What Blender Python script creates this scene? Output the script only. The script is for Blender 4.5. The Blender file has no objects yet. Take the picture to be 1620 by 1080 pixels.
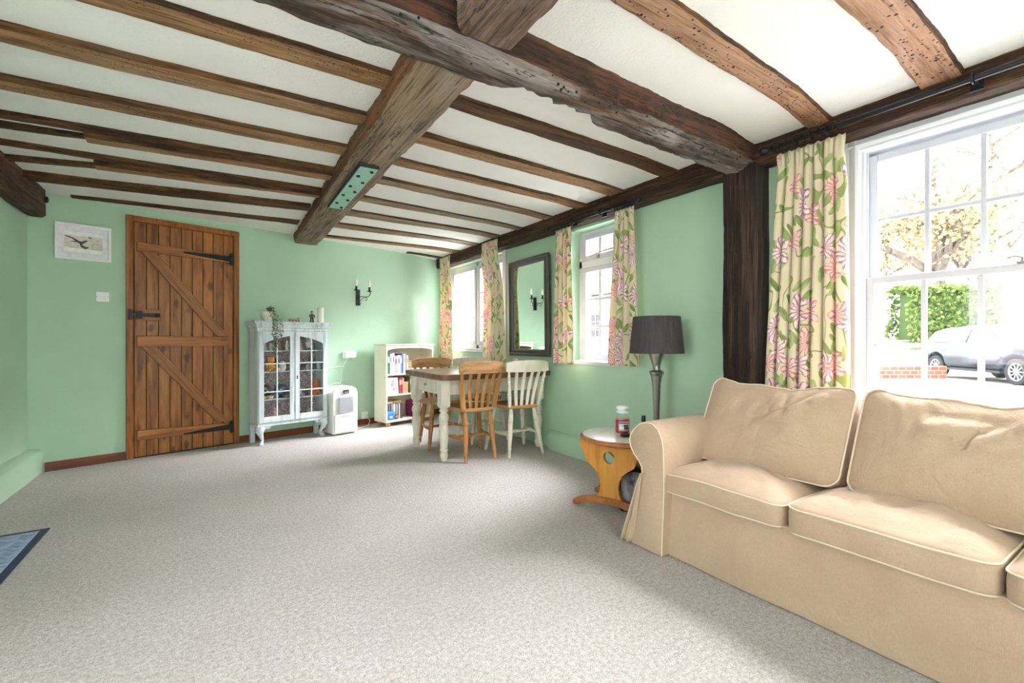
import bpy, bmesh, math, random
from mathutils import Vector, Matrix, noise, Euler
random.seed(7)
C = bpy.context.scene.collection
PI = math.pi
def V(*a): return Vector(a)
def lin(h):
    h = h.lstrip('#'); o = []
    for i in (0, 2, 4):
        c = int(h[i:i+2], 16) / 255
        o.append(c / 12.92 if c <= .04045 else ((c + .055) / 1.055) ** 2.4)
    return (o[0], o[1], o[2], 1)

# ------------------------------------------------------------------ mesh builder
class M:
    def __init__(s): s.b = bmesh.new()
    def face(s, pts):
        return s.b.faces.new([s.b.verts.new(p) for p in pts])
    def box(s, x0, x1, y0, y1, z0, z1, mat=None):
        m = mat or Matrix()
        v = [s.b.verts.new(m @ V(x, y, z)) for x in (x0, x1) for y in (y0, y1) for z in (z0, z1)]
        for f in ((0,1,3,2),(4,6,7,5),(0,4,5,1),(2,3,7,6),(0,2,6,4),(1,5,7,3)):
            s.b.faces.new([v[i] for i in f])
        return s
    def rings(s, rings, cap=True, closed=True):
        vs = [[s.b.verts.new(p) for p in r] for r in rings]
        n = len(vs[0])
        for a, b in zip(vs, vs[1:]):
            for i in range(n if closed else n - 1):
                j = (i + 1) % n
                try: s.b.faces.new((a[i], a[j], b[j], b[i]))
                except ValueError: pass
        if cap and closed:
            s.b.faces.new(vs[0][::-1]); s.b.faces.new(vs[-1])
        return vs
    def lathe(s, prof, c=(0,0,0), n=20, m=None, cap=True, sx=1, sy=1):
        c = V(*c); m = m or Matrix()
        s.rings([[m @ (c + V(r*sx*math.cos(2*PI*i/n), r*sy*math.sin(2*PI*i/n), z)) for i in range(n)] for r, z in prof], cap)
        return s
    def leg(s, p0, p1, prof, n=14):
        """turned piece along p0->p1; prof = [(t, radius)]"""
        p0, p1 = V(*p0), V(*p1); d = p1 - p0
        q = V(0,0,1).rotation_difference(d.normalized())
        s.rings([[p0 + d*t + q @ V(r*math.cos(2*PI*i/n), r*math.sin(2*PI*i/n), 0) for i in range(n)] for t, r in prof])
        return s
    def tube(s, path, r, n=8, closed=False, flat=1.0):
        P = [V(*p) for p in path]; R = r if isinstance(r, (list, tuple)) else [r]*len(P)
        N = len(P); rings = []; up = None
        for i in range(N):
            t = (P[(i+1) % N] - P[i-1]) if closed else (P[min(i+1, N-1)] - P[max(i-1, 0)])
            if t.length < 1e-9: t = V(0,0,1)
            t.normalize()
            if up is None:
                up = V(0,0,1) if abs(t.z) < .9 else V(1,0,0)
            up = (up - t*up.dot(t))
            if up.length < 1e-6: up = V(1,0,0) - t*t.x
            up.normalize(); sd = t.cross(up)
            rings.append([P[i] + (up*math.sin(2*PI*k/n)*flat + sd*math.cos(2*PI*k/n))*R[i] for k in range(n)])
        if closed:
            rings.append(rings[0]); s.rings(rings, cap=False)
        else: s.rings(rings)
        return s
    def prism(s, poly, a, b, f):
        """poly of 2-D points extruded from a to b; f(u, v, w) -> 3-D point"""
        s.rings([[f(u, v, a) for u, v in poly], [f(u, v, b) for u, v in poly]])
        return s
    def ball(s, c, r, sc=(1,1,1), n=14, m=12, noise_amp=0, seed=0):
        c = V(*c); prof = []
        rings = []
        for j in range(1, m):
            th = PI*j/m
            ring = []
            for i in range(n):
                d = V(math.sin(th)*math.cos(2*PI*i/n), math.sin(th)*math.sin(2*PI*i/n), -math.cos(th))
                k = 1 + noise_amp*noise.noise(d*2.2 + V(seed, seed*1.7, 0))
                ring.append(c + V(d.x*sc[0], d.y*sc[1], d.z*sc[2])*r*k)
            rings.append(ring)
        s.rings(rings); return s
    def grid(s, f, nu, nv, uv=None):
        vs = [[s.b.verts.new(f(i/nu, j/nv)) for j in range(nv+1)] for i in range(nu+1)]
        lay = s.b.loops.layers.uv.verify() if uv else None
        for i in range(nu):
            for j in range(nv):
                fc = s.b.faces.new((vs[i][j], vs[i+1][j], vs[i+1][j+1], vs[i][j+1]))
                if lay:
                    for lp, (a, b) in zip(fc.loops, ((i,j),(i+1,j),(i+1,j+1),(i,j+1))): lp[lay].uv = uv(a/nu, b/nv)
        return s
    def done(s, name, mat, parent=None, smooth=40, bevel=0, seg=2, solid=0, sub=0, loc=None, rot=None):
        bmesh.ops.recalc_face_normals(s.b, faces=s.b.faces)
        me = bpy.data.meshes.new(name); s.b.to_mesh(me); s.b.free()
        me.materials.append(mat)
        if smooth:
            me.shade_smooth()
            if smooth < 180: me.set_sharp_from_angle(angle=math.radians(smooth))
        o = bpy.data.objects.new(name, me); C.objects.link(o)
        if parent is not None: o.parent = parent
        if loc: o.location = loc
        if rot: o.rotation_euler = rot
        if solid:
            d = o.modifiers.new('solid', 'SOLIDIFY'); d.thickness = solid; d.offset = 0
        if bevel:
            d = o.modifiers.new('bevel', 'BEVEL'); d.width = bevel; d.segments = seg; d.limit_method = 'ANGLE'; d.angle_limit = math.radians(35)
            d.harden_normals = False
        if sub:
            d = o.modifiers.new('sub', 'SUBSURF'); d.levels = sub; d.render_levels = sub
        return o
def tag(o, label, cat, group=None, kind=None):
    o['label'] = label; o['category'] = cat
    if group: o['group'] = group
    if kind: o['kind'] = kind
    return o
def thing(name, label, cat, loc=(0,0,0), rz=0, group=None, kind=None):
    o = bpy.data.objects.new(name, None); C.objects.link(o)
    o.empty_display_size = .05
    o.location = loc; o.rotation_euler = (0, 0, rz)
    return tag(o, label, cat, group, kind)
def kids(o): return [c for c in bpy.data.objects if c.parent == o]
def dup(root, loc, rz, label, group=None):
    def cp(o, parent):
        k = kids(o); c = o.copy(); C.objects.link(c)
        if parent is not None: c.parent = parent
        for x in k: cp(x, c)
        return c
    r = cp(root, None); r.location = loc; r.rotation_euler = (0, 0, rz); r['label'] = label
    if group: r['group'] = group
    return r
def rrect(hx, hy, r, n=6):
    r = min(r, hx, hy); out = []
    for cx, cy, a0 in ((hx-r, hy-r, 0), (-hx+r, hy-r, PI/2), (-hx+r, -hy+r, PI), (hx-r, -hy+r, 1.5*PI)):
        for i in range(n+1):
            a = a0 + PI/2*i/n; out.append((cx + r*math.cos(a), cy + r*math.sin(a)))
    return out
def smooth01(t): t = max(0, min(1, t)); return t*t*(3-2*t)

# ------------------------------------------------------------------ materials
class NM:
    """small node-tree builder"""
    def __init__(s, name):
        s.m = bpy.data.materials.new(name); s.m.use_nodes = True
        s.t = s.m.node_tree; s.t.nodes.clear()
        s.out = s.t.nodes.new('ShaderNodeOutputMaterial')
    def n(s, typ, ins=None, **kw):
        nd = s.t.nodes.new('ShaderNode' + typ)
        for k, v in kw.items(): setattr(nd, k, v)
        for k, v in (ins or {}).items():
            sock = nd.inputs[k]
            if isinstance(v, bpy.types.NodeSocket): s.t.links.new(v, sock)
            else: sock.default_value = v
        return nd
    def coord(s, which='Object', scale=(1,1,1), rot=(0,0,0), loc=(0,0,0)):
        tc = s.n('TexCoord')
        return s.n('Mapping', {'Vector': tc.outputs[which], 'Scale': scale, 'Rotation': rot, 'Location': loc}).outputs[0]
    def noise(s, vec, scale, detail=4, rough=.55, dist=0):
        return s.n('TexNoise', {'Vector': vec, 'Scale': scale, 'Detail': detail, 'Roughness': rough, 'Distortion': dist}).outputs['Fac']
    def ramp(s, fac, stops, interp='LINEAR'):
        r = s.n('ValToRGB', {'Fac': fac}); cr = r.color_ramp; cr.interpolation = interp
        while len(cr.elements) < len(stops): cr.elements.new(.5)
        for e, (p, c) in zip(cr.elements, stops):
            e.position = p; e.color = c if isinstance(c, tuple) else lin(c)
        return r.outputs['Color']
    def mix(s, fac, a, b, mode='MIX'):
        x = s.n('Mix', data_type='RGBA', blend_type=mode)
        for k, v in ((0, fac), (6, a), (7, b)):
            if isinstance(v, str): v = lin(v)
            if isinstance(v, bpy.types.NodeSocket): s.t.links.new(v, x.inputs[k])
            else: x.inputs[k].default_value = v
        return x.outputs[2]
    def math(s, op, a, b=0, c=None):
        x = s.n('Math', operation=op)
        for i, v in enumerate((a, b) if c is None else (a, b, c)):
            if isinstance(v, bpy.types.NodeSocket): s.t.links.new(v, x.inputs[i])
            else: x.inputs[i].default_value = v
        return x.outputs[0]
    def bump(s, h, strength, dist=.01):
        return s.n('Bump', {'Height': h, 'Strength': strength, 'Distance': dist}).outputs[0]
    def bsdf(s, col, rough=.5, metal=0, nrm=None, spec=.5, **ins):
        if isinstance(col, str): col = lin(col)
        d = {'Base Color': col, 'Roughness': rough, 'Metallic': metal, 'Specular IOR Level': spec}
        if nrm is not None: d['Normal'] = nrm
        for k, v in ins.items(): d[k.replace('_', ' ')] = v
        b = s.n('BsdfPrincipled', d)
        s.t.links.new(b.outputs[0], s.out.inputs[0]); return s.m

def plain(name, hx, rough=.5, metal=0, var=.06, vs=6, bump=0, bs=80, spec=.5, **k):
    m = NM(name); co = m.coord()
    a = lin(hx); n1 = m.noise(co, vs, 4)
    lo = tuple(max(0, c*(1-var*2)) for c in a[:3]) + (1,); hi = tuple(min(1, c*(1+var*2)) for c in a[:3]) + (1,)
    col = m.ramp(n1, [(.3, lo), (.7, hi)])
    nrm = m.bump(m.noise(co, bs, 3), bump) if bump else None
    return m.bsdf(col, rough, metal, nrm, spec, **k)

def wood(name, cols, axis=0, freq=14, along=1.1, rough=.6, bump=.35, patch=None, knots=0, island=0, holes=0, spec=.35, cracks=0, worm=0):
    """cols: dark, mid, light; axis along the grain"""
    m = NM(name)
    sc = [freq]*3; sc[axis] = along
    co = m.coord('Object', tuple(sc))
    if island:
        g = m.n('NewGeometry').outputs['Random Per Island']
        off = m.n('CombineXYZ', {'X': m.math('MULTIPLY', g, 37.0), 'Y': m.math('MULTIPLY', g, 91.0), 'Z': m.math('MULTIPLY', g, 53.0)}).outputs[0]
        co = m.n('VectorMath', {0: co, 1: off}, operation='ADD').outputs[0]
    n1 = m.noise(co, 1.0, 8, .62, .6)
    n2 = m.noise(co, 3.4, 6, .6, .2)
    f = m.math('ADD', m.math('MULTIPLY', n1, .65), m.math('MULTIPLY', n2, .35))
    col = m.ramp(f, [(.33, cols[0]), (.48, cols[1]), (.66, cols[2])])
    if patch:
        n3 = m.noise(m.coord('Object', tuple(1.2 if i == axis else 5 for i in range(3)), loc=(3, 7, 2)), 1.4, 5, .6, .4)
        for (lo, hi, c, amt) in patch:
            msk = m.ramp(n3, [(lo, (0,0,0,1)), (hi, (amt, amt, amt, 1))])
            col = m.mix(msk, col, c); n3 = m.noise(m.coord('Object', tuple(1.7 if i == axis else 7 for i in range(3)), loc=(11, 2, 5)), 1.2, 5, .6, .5)
    if knots:
        sk = [8]*3; sk[axis] = 4.6
        kc = m.coord('Object', tuple(sk))
        if island: kc = m.n('VectorMath', {0: kc, 1: off}, operation='ADD').outputs[0]
        kc = m.n('VectorMath', {0: kc, 1: m.n('VectorMath', {0: m.n('TexNoise', {'Vector': kc, 'Scale': 2.5, 'Detail': 2}).outputs['Color'], 'Scale': .3}, operation='SCALE').outputs[0]}, operation='ADD').outputs[0]
        vo = m.n('TexVoronoi', {'Vector': kc, 'Scale': 1.0, 'Randomness': 1.0})
        km = m.ramp(vo.outputs['Distance'], [(.10, (1,1,1,1)), (.25, (0,0,0,1))])
        col = m.mix(m.math('MULTIPLY', km, knots), col, cols[0])
    if island:
        tint = m.ramp(g, [(0, (.8,.8,.8,1)), (1, (1.12,1.06,1.0,1))])
        col = m.mix(1.0, col, tint, 'MULTIPLY')
    fine = m.noise(m.coord('Object', tuple(along*2.6 if i == axis else freq*8 for i in range(3))), 1.0, 4, .65, .2)
    if cracks:
        col = m.mix(m.ramp(fine, [(.36, (.75,.75,.75,1)), (.47, (0,0,0,1))]), col, cols[0])
        col = m.mix(m.ramp(fine, [(.56, (0,0,0,1)), (.72, (.55,.55,.55,1))]), col, cols[2])
        ck = m.noise(m.coord('Object', tuple(along*1.3 if i == axis else freq*1.4 for i in range(3)), loc=(5, 1, 8)), 1.0, 5, .6, .3)
        cl = m.math('LESS_THAN', m.math('ABSOLUTE', m.math('SUBTRACT', ck, .5)), .006*cracks)
        where = m.math('GREATER_THAN', m.noise(m.coord('Object', tuple(1.1 if i == axis else 4 for i in range(3)), loc=(2, 9, 4)), 1.0, 2), .52)
        crk = m.math('MULTIPLY', cl, where); col = m.mix(m.math('MULTIPLY', crk, .8), col, '#120c09')
    if worm:
        vo = m.n('TexVoronoi', {'Vector': m.coord('Object', (1,1,1)), 'Scale': worm, 'Randomness': 1.0})
        wh = m.math('GREATER_THAN', m.noise(m.coord('Object', tuple(1.5 if i == axis else 6 for i in range(3)), loc=(8, 3, 1)), 1.0, 3), .5)
        col = m.mix(m.math('MULTIPLY', m.math('LESS_THAN', vo.outputs['Distance'], .2), wh), col, '#1b120d')
    if holes:
        vo = m.n('TexVoronoi', {'Vector': m.coord('Object', (1,1,1)), 'Scale': holes, 'Randomness': 1.0})
        big = m.noise(m.coord('Object', tuple(2 if i == axis else 9 for i in range(3))), 1.0, 2)
        hm = m.math('MULTIPLY', m.math('LESS_THAN', vo.outputs['Distance'], .17), m.math('GREATER_THAN', big, .5))
        col = m.mix(hm, col, '#1b120d')
    h = m.math('ADD', m.math('MULTIPLY', n1, .6), m.math('MULTIPLY', n2, .7))
    h = m.math('ADD', h, m.math('MULTIPLY', fine, .6 if cracks else .25))
    if cracks: h = m.math('SUBTRACT', h, m.math('MULTIPLY', crk, 1.2))
    return m.bsdf(col, rough, 0, m.bump(h, bump, .02), spec)

def paint_wall(name, hx):
    m = NM(name); co = m.coord()
    big = m.noise(co, 1.3, 3); fine = m.noise(co, 45, 4); scuff = m.noise(m.coord('Object', (5, 5, 14)), 1.0, 6, .7)
    a = lin(hx)
    col = m.ramp(big, [(.3, tuple(c*.955 for c in a[:3]) + (1,)), (.7, tuple(c*1.04 for c in a[:3]) + (1,))])
    col = m.mix(m.ramp(scuff, [(.70, (0,0,0,1)), (.78, (.18,.18,.18,1))]), col, tuple(c*.62 for c in a[:3]) + (1,))
    h = m.math('ADD', m.math('MULTIPLY', big, 3.0), m.math('MULTIPLY', fine, .25))
    return m.bsdf(col, .62, 0, m.bump(h, .35, .02), .3)

MT = {}
MT['wall'] = paint_wall('green_wall_paint', '#afcfb5')
m = NM('stippled_ceiling'); co = m.coord()
MT['ceil'] = m.bsdf(m.ramp(m.noise(co, 1.6, 3), [(.3, '#ebeae6'), (.7, '#f4f3f0')]), .85, 0,
                    m.bump(m.math('ADD', m.noise(co, 85, 5, .65), m.math('MULTIPLY', m.noise(co, 14, 3), .8)), .55, .012), .2)
m = NM('loop_carpet'); co = m.coord('Object')
n1 = m.noise(co, 190, 3, .7); n2 = m.noise(co, 62, 4, .65); n3 = m.noise(co, 2.0, 5, .65); n4 = m.noise(co, 520, 2, .6); n5 = m.noise(m.coord('Object', (9, 26, 9), rot=(0, 0, .5)), 1.0, 4, .6)
f = m.math('ADD', m.math('MULTIPLY', n1, .46), m.math('ADD', m.math('MULTIPLY', n2, .32), m.math('MULTIPLY', n4, .22)))
col = m.ramp(f, [(.36, '#86817c'), (.5, '#cdc8c4'), (.62, '#f1eeec')])
col = m.mix(m.ramp(n3, [(.35, (0,0,0,1)), (.7, (.45,.45,.45,1))]), col, '#b9b3aa', 'MULTIPLY') if False else m.mix(m.ramp(n3, [(.4, (0,0,0,1)), (.7, (.3,.3,.3,1))]), col, '#b5b0ab')
col = m.mix(m.ramp(n5, [(.55, (0,0,0,1)), (.75, (.3,.3,.3,1))]), col, '#aba6a0')
MT['carpet'] = m.bsdf(col, .95, 0, m.bump(f, 1.0, .016), .1)
MT['white'] = plain('white_gloss_paint', '#d3d6dc', .35, var=.015)
MT['sashwhite'] = plain('sash_gloss_paint', '#bfc3cc', .35, var=.015)
MT['whiteplastic'] = plain('white_plastic', '#eff0ee', .35, var=.01)
MT['cream'] = plain('cream_paint', '#e9e3cf', .45, var=.02, vs=4)
MT['creamside'] = MT['cream']
MT['joist'] = wood('old_joist_oak', ('#4a3120', '#98714d', '#bd9468'), 0, 16, 1.3, .7, .8, patch=[(.56, .76, '#9a8b7d', .6), (.60, .74, '#4d3623', .7)], cracks=1, worm=60)
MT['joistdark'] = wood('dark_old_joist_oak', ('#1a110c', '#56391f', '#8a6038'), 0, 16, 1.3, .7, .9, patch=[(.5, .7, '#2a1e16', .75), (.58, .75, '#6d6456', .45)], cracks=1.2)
MT['joistgreen'] = wood('green_stained_joist_oak', ('#4a3a2b', '#8b7156', '#b39478'), 0, 15, 1.3, .7, .8, patch=[(.5, .72, '#93a08c', .6), (.57, .74, '#cdbfb8', .75)], cracks=1)
MT['joistnear'] = wood('orange_brown_joist_oak', ('#6b4a35', '#a37a5c', '#bb977a'), 0, 11, 1.6, .7, .6, patch=[(.48, .74, '#ad9182', .75)], holes=26, cracks=.7, worm=45)
MT['mainbeam'] = wood('weathered_main_beam_oak', ('#140e0b', '#4c392d', '#7c6250'), 0, 13, 1.0, .75, 1.0, patch=[(.42, .58, '#9a9390', .9), (.52, .68, '#281a14', .9)], cracks=1.6, worm=30)
MT['mainbeam_y'] = wood('weathered_cross_beam_oak', ('#1c1512', '#5f4a3c', '#93796a'), 1, 13, 1.0, .75, 1.0, patch=[(.46, .62, '#948a86', .7), (.54, .70, '#33231b', .8)], cracks=1.8)
MT['plate_left'] = wood('hewn_left_plate_oak', ('#1d140f', '#4d372a', '#7b5d48'), 1, 13, 1.0, .75, 1.0, patch=[(.5, .66, '#5c6150', .6), (.54, .7, '#2c1f18', .7)], cracks=1.4)
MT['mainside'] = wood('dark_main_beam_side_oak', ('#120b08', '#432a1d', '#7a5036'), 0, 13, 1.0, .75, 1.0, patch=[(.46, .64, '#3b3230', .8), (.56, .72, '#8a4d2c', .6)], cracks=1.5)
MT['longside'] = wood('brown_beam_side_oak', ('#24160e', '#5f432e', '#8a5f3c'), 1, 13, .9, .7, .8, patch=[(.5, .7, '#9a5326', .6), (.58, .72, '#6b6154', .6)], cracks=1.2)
MT['longbeam'] = wood('brown_grey_beam_oak', ('#3f2d1e', '#85705a', '#a8947a'), 1, 13, .9, .7, .8, patch=[(.5, .75, '#9b948a', .65), (.60, .74, '#94572c', .65)], cracks=1.2)
MT['plate'] = wood('dark_wall_plate_oak', ('#130d0a', '#3e2a1d', '#7d5a3a'), 1, 15, 1.0, .7, 1.0, patch=[(.5, .70, '#1d1612', .8)], cracks=1.4)
MT['post'] = wood('dark_post_oak', ('#0a0706', '#2e221d', '#6a5244'), 2, 24, 1.0, .6, 1.0, patch=[(.5, .7, '#18100d', .8)], cracks=1.8)
MT['door'] = wood('stained_knotty_pine', ('#4d2711', '#9a612e', '#c08647'), 2, 16, 1.3, .38, .25, knots=.85, island=1, spec=.45)
MT['doorrail'] = wood('stained_pine_ledge', ('#552c12', '#9c6231', '#c0864b'), 0, 18, 1.2, .38, .25, knots=.7, island=1, spec=.45)
MT['doorframe'] = wood('stained_pine_frame', ('#4d280f', '#94582a', '#b4743c'), 2, 20, 1.0, .4, .2, knots=.5)
MT['skirt'] = wood('red_brown_skirting', ('#3a190c', '#71381f', '#8c4d2c'), 0, 20, 1.0, .4, .2)
MT['pine'] = wood('waxed_pine', ('#7a4c24', '#b07a46', '#ca9864'), 2, 18, 1.6, .4, .15)
MT['pineh'] = wood('waxed_pine_rail', ('#7d5127', '#b5885a', '#cba377'), 0, 16, 1.6, .42, .15)
MT['tabletop'] = wood('rough_table_top', ('#4a3120', '#7d583d', '#a3795a'), 0, 14, 1.5, .42, .4, patch=[(.5, .7, '#9a8d80', .55)])
MT['sidetable'] = wood('orange_pine', ('#a86a24', '#cc8d3d', '#d99e50'), 2, 14, 1.2, .38, .12)
MT['sidetop'] = wood('side_table_edge', ('#7b4824', '#a5683a', '#bd8150'), 0, 10, 1.5, .35, .12)
MT['whitewood'] = wood('cream_painted_wood', ('#c9c1ae', '#e2dccb', '#ece7d9'), 2, 9, 2.0, .5, .12)
MT['distress'] = wood('distressed_blue_white_paint', ('#8e9a9b', '#cdd9dc', '#e0eaec'), 2, 10, 1.2, .5, .2, patch=[(.62, .74, '#9a958c', .6)])
MT['blackiron'] = plain('black_iron', '#23262a', .45, .6, var=.2, vs=30, bump=.3, bs=60)
MT['blackmetal'] = plain('black_metal', '#1d1f23', .3, .5)
MT['greyframe'] = plain('dark_grey_frame', '#4a4645', .4, var=.1)
MT['silver'] = plain('brushed_pewter', '#a8a6a2', .28, .9, var=.06, vs=12)
m = NM('mirror_glass'); MT['mirror'] = m.bsdf('#f2f6f3', .012, 1.0)
def glass(name, refl=.06, tint=(1,1,1,1)):
    m = NM(name)
    t = m.n('BsdfTransparent', {'Color': tint}); g = m.n('BsdfGlossy', {'Color': (1,1,1,1), 'Roughness': .02})
    lw = m.n('LayerWeight', {'Blend': .12})
    fac = m.math('MINIMUM', m.math('ADD', m.math('MULTIPLY', lw.outputs['Fresnel'], .9), refl*.3), .5)
    x = m.n('MixShader', {0: fac, 1: t.outputs[0], 2: g.outputs[0]}); m.t.links.new(x.outputs[0], m.out.inputs[0]); return m.m
MT['glass'] = glass('window_glass')
MT['lidglass'] = None
MT['cabglass'] = glass('cabinet_glass', .05)
m = NM('sofa_linen'); co = m.coord()
n1 = m.noise(co, 3, 4); n2 = m.noise(m.coord('Object', (260, 260, 90)), 1.0, 3); n3 = m.noise(co, 9, 5, .6, .8)
col = m.ramp(n1, [(.3, '#b59c84'), (.7, '#c1aa92')]); col = m.mix(m.ramp(n2, [(.4, (0,0,0,1)), (.7, (.25,.25,.25,1))]), col, '#9d856c')
MT['sofa'] = m.bsdf(col, .85, 0, m.bump(m.math('ADD', m.math('MULTIPLY', n3, 1.6), m.math('MULTIPLY', n2, .12)), .35, .02), .15, Sheen_Weight=.25)
MT['piping'] = plain('pale_piping', '#d9cab2', .8, var=.03)
m = NM('lampshade_cloth'); n1 = m.noise(m.coord('Object', (60, 60, 4)), 1.0, 3)
MT['shade'] = m.bsdf(m.ramp(n1, [(.3, '#3d3638'), (.7, '#4f474a')]), .7, 0, None, .3)
MT['candle'] = plain('ivory_wax', '#f6f1e3', .5, var=.01)
MT['terrazzo'] = None
m = NM('speckled_lining'); vo = m.n('TexVoronoi', {'Vector': m.coord(), 'Scale': 110.0})
MT['lining'] = m.bsdf(m.ramp(vo.outputs['Color'], [(.15, '#6f6265'), (.5, '#a5989b'), (.8, '#ddd5d5')]), .7)
m = NM('laminate_top'); MT['laminate'] = m.bsdf(m.ramp(m.noise(m.coord('Object', (3, 9, 3)), 2.0, 5, .6, .5), [(.3, '#cfc4bb'), (.7, '#e9e2da')]), .22, 0, None, .5)

# floral curtain cloth: tulips, leaves and stems drawn in the cloth's own UV
def floral():
    m = NM('tulip_print_cloth')
    uv = m.n('TexCoord').outputs['UV']
    wob = m.n('TexNoise', {'Vector': uv, 'Scale': 7.0, 'Detail': 2}).outputs['Color']
    p = m.n('VectorMath', {0: uv, 1: m.n('VectorMath', {0: wob, 'Scale': .035}, operation='SCALE').outputs[0]}, operation='ADD').outputs[0]
    base = m.ramp(m.noise(uv, 2.5, 3), [(.3, '#e0d4b4'), (.7, '#e9dfc6')])
    col = base
    # stems
    st = m.noise(m.n('Mapping', {'Vector': p, 'Scale': (1.2, .8, 1), 'Location': (3, 1, 0)}).outputs[0], 4.2, 1, .4, .8)
    line = m.math('LESS_THAN', m.math('ABSOLUTE', m.math('SUBTRACT', st, .5)), .011)
    col = m.mix(m.math('MULTIPLY', line, .85), col, '#8c9c50')
    # leaves: slim elongated cells, only some of them filled
    for rot, sc, loc, c1, c2, th in ((.9, (6.0, 17, 1), (.3, .1, 0), '#869a55', '#bac58c', .27), (2.1, (5.6, 18, 1), (2.3, 4.1, 0), '#7b9056', '#abb87b', .26), (1.5, (5.2, 17, 1), (5.3, 2.1, 0), '#94a463', '#c4cc98', .22)):
        q = m.n('Mapping', {'Vector': p, 'Rotation': (0, 0, rot)}).outputs[0]; q = m.n('Mapping', {'Vector': q, 'Scale': sc, 'Location': loc}).outputs[0]
        vo = m.n('TexVoronoi', {'Vector': q, 'Scale': 1.0, 'Randomness': .9}, voronoi_dimensions='2D')
        pick = m.math('GREATER_THAN', m.n('SeparateColor', {0: vo.outputs['Color']}).outputs[0], .6)
        leaf = m.math('MULTIPLY', m.math('LESS_THAN', vo.outputs['Distance'], th), pick)
        col = m.mix(leaf, col, m.ramp(m.noise(q, 1.5, 2), [(.35, c1), (.65, c2)]))
    # blooms: radial petals
    for sc, loc, R, pal, cut in ((4.6, (.37, .61, 0), .40, ('#f6ebe6', '#a9567c', '#dba3b0'), .46), (4.9, (7.1, 3.3, 0), .35, ('#f1d6cc', '#c9707f', '#e5b0ae'), .56)):
        q = m.n('Mapping', {'Vector': p, 'Scale': (sc, sc*.86, 1), 'Location': loc}).outputs[0]
        vo = m.n('TexVoronoi', {'Vector': q, 'Scale': 1.0, 'Randomness': .75}, voronoi_dimensions='2D')
        pick = m.math('GREATER_THAN', m.n('SeparateColor', {0: vo.outputs['Color']}).outputs[0], cut)
        off = m.n('VectorMath', {0: q, 1: vo.outputs['Position']}, operation='SUBTRACT').outputs[0]
        sp = m.n('SeparateXYZ', {0: off})
        ang = m.math('ARCTAN2', sp.outputs[1], sp.outputs[0])
        ln = m.n('VectorMath', {0: off}, operation='LENGTH').outputs['Value']
        wav = m.noise(q, 3.0, 2)
        pet = m.math('ADD', m.math('MULTIPLY', m.math('SINE', m.math('ADD', m.math('MULTIPLY', ang, 5.0), m.math('MULTIPLY', wav, 4.0))), .22), .80)
        rr = m.math('DIVIDE', ln, m.math('MULTIPLY', pet, R))
        mask = m.math('MULTIPLY', m.math('LESS_THAN', rr, 1.0), pick)
        streak = m.math('ADD', m.math('MULTIPLY', m.math('SINE', m.math('ADD', m.math('MULTIPLY', ang, 15.0), m.math('MULTIPLY', m.noise(q, 7, 2), 9.0))), .5), .5)
        body = m.mix(m.ramp(streak, [(.62, (0,0,0,1)), (.9, (.8,.8,.8,1))]), pal[0], pal[1])
        body = m.mix(m.ramp(rr, [(.25, (.6,.6,.6,1)), (.7, (0,0,0,1))]), body, pal[2])
        edge = m.ramp(rr, [(.88, (0,0,0,1)), (.96, (1,1,1,1))])
        body = m.mix(m.math('MULTIPLY', edge, .5), body, pal[1])
        eye = m.math('LESS_THAN', rr, .13); body = m.mix(eye, body, '#8a944f')
        col = m.mix(mask, col, body)
    bs = m.n('BsdfPrincipled', {'Base Color': col, 'Roughness': .85, 'Specular IOR Level': .15})
    tr = m.n('BsdfTranslucent', {'Color': col})
    x = m.n('MixShader', {0: .22, 1: bs.outputs[0], 2: tr.outputs[0]})
    m.t.links.new(x.outputs[0], m.out.inputs[0]); return m.m
MT['floral'] = floral()
_cm = {}
def colr(hx, rough=.5, metal=0):
    k = (hx, rough, metal)
    if k not in _cm: _cm[k] = plain('paint_' + hx.strip('#'), hx, rough, metal, var=.05, vs=25)
    return _cm[k]

# wall coordinates: s along the angled far wall, d out into the room
UX, UY = .9678, .2516
BRZ = math.atan2(UY, UX)
def bwp(s, d, z=0): return V(UX*s + UY*d, 5.44 + UY*s - UX*d, z)
# ================================================================== SHELL
ZC = 2.25
XR, XL, YF = 2.80, -1.245, -2.6
def ceil_drop(x, y):
    return (.014 + .022*smooth01((1.75 - y)/.35)) * smooth01((x - 2.30)/.4)
def cz(x, y): return ZC - ceil_drop(x, y) + .006*noise.noise(V(x*1.3, y*1.3, 0))
def backY(x): return 5.44 + .26*x

b = M(); b.grid(lambda u, v: V(-1.6 + 4.7*u, YF - .2 + 9.4*v, 0), 1, 1)
tag(b.done('floor', MT['carpet'], smooth=0), 'pale grey-beige fitted carpet covering the room floor', 'carpet', kind='structure')
b = M(); b.grid(lambda u, v: V(-1.5 + 4.55*u, YF + 9.1*v, cz(-1.5 + 4.55*u, YF + 9.1*v)), 70, 90)
tag(b.done('ceiling', MT['ceil'], smooth=180), 'white stippled plaster ceiling between the old timbers', 'ceiling', kind='structure')

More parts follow.
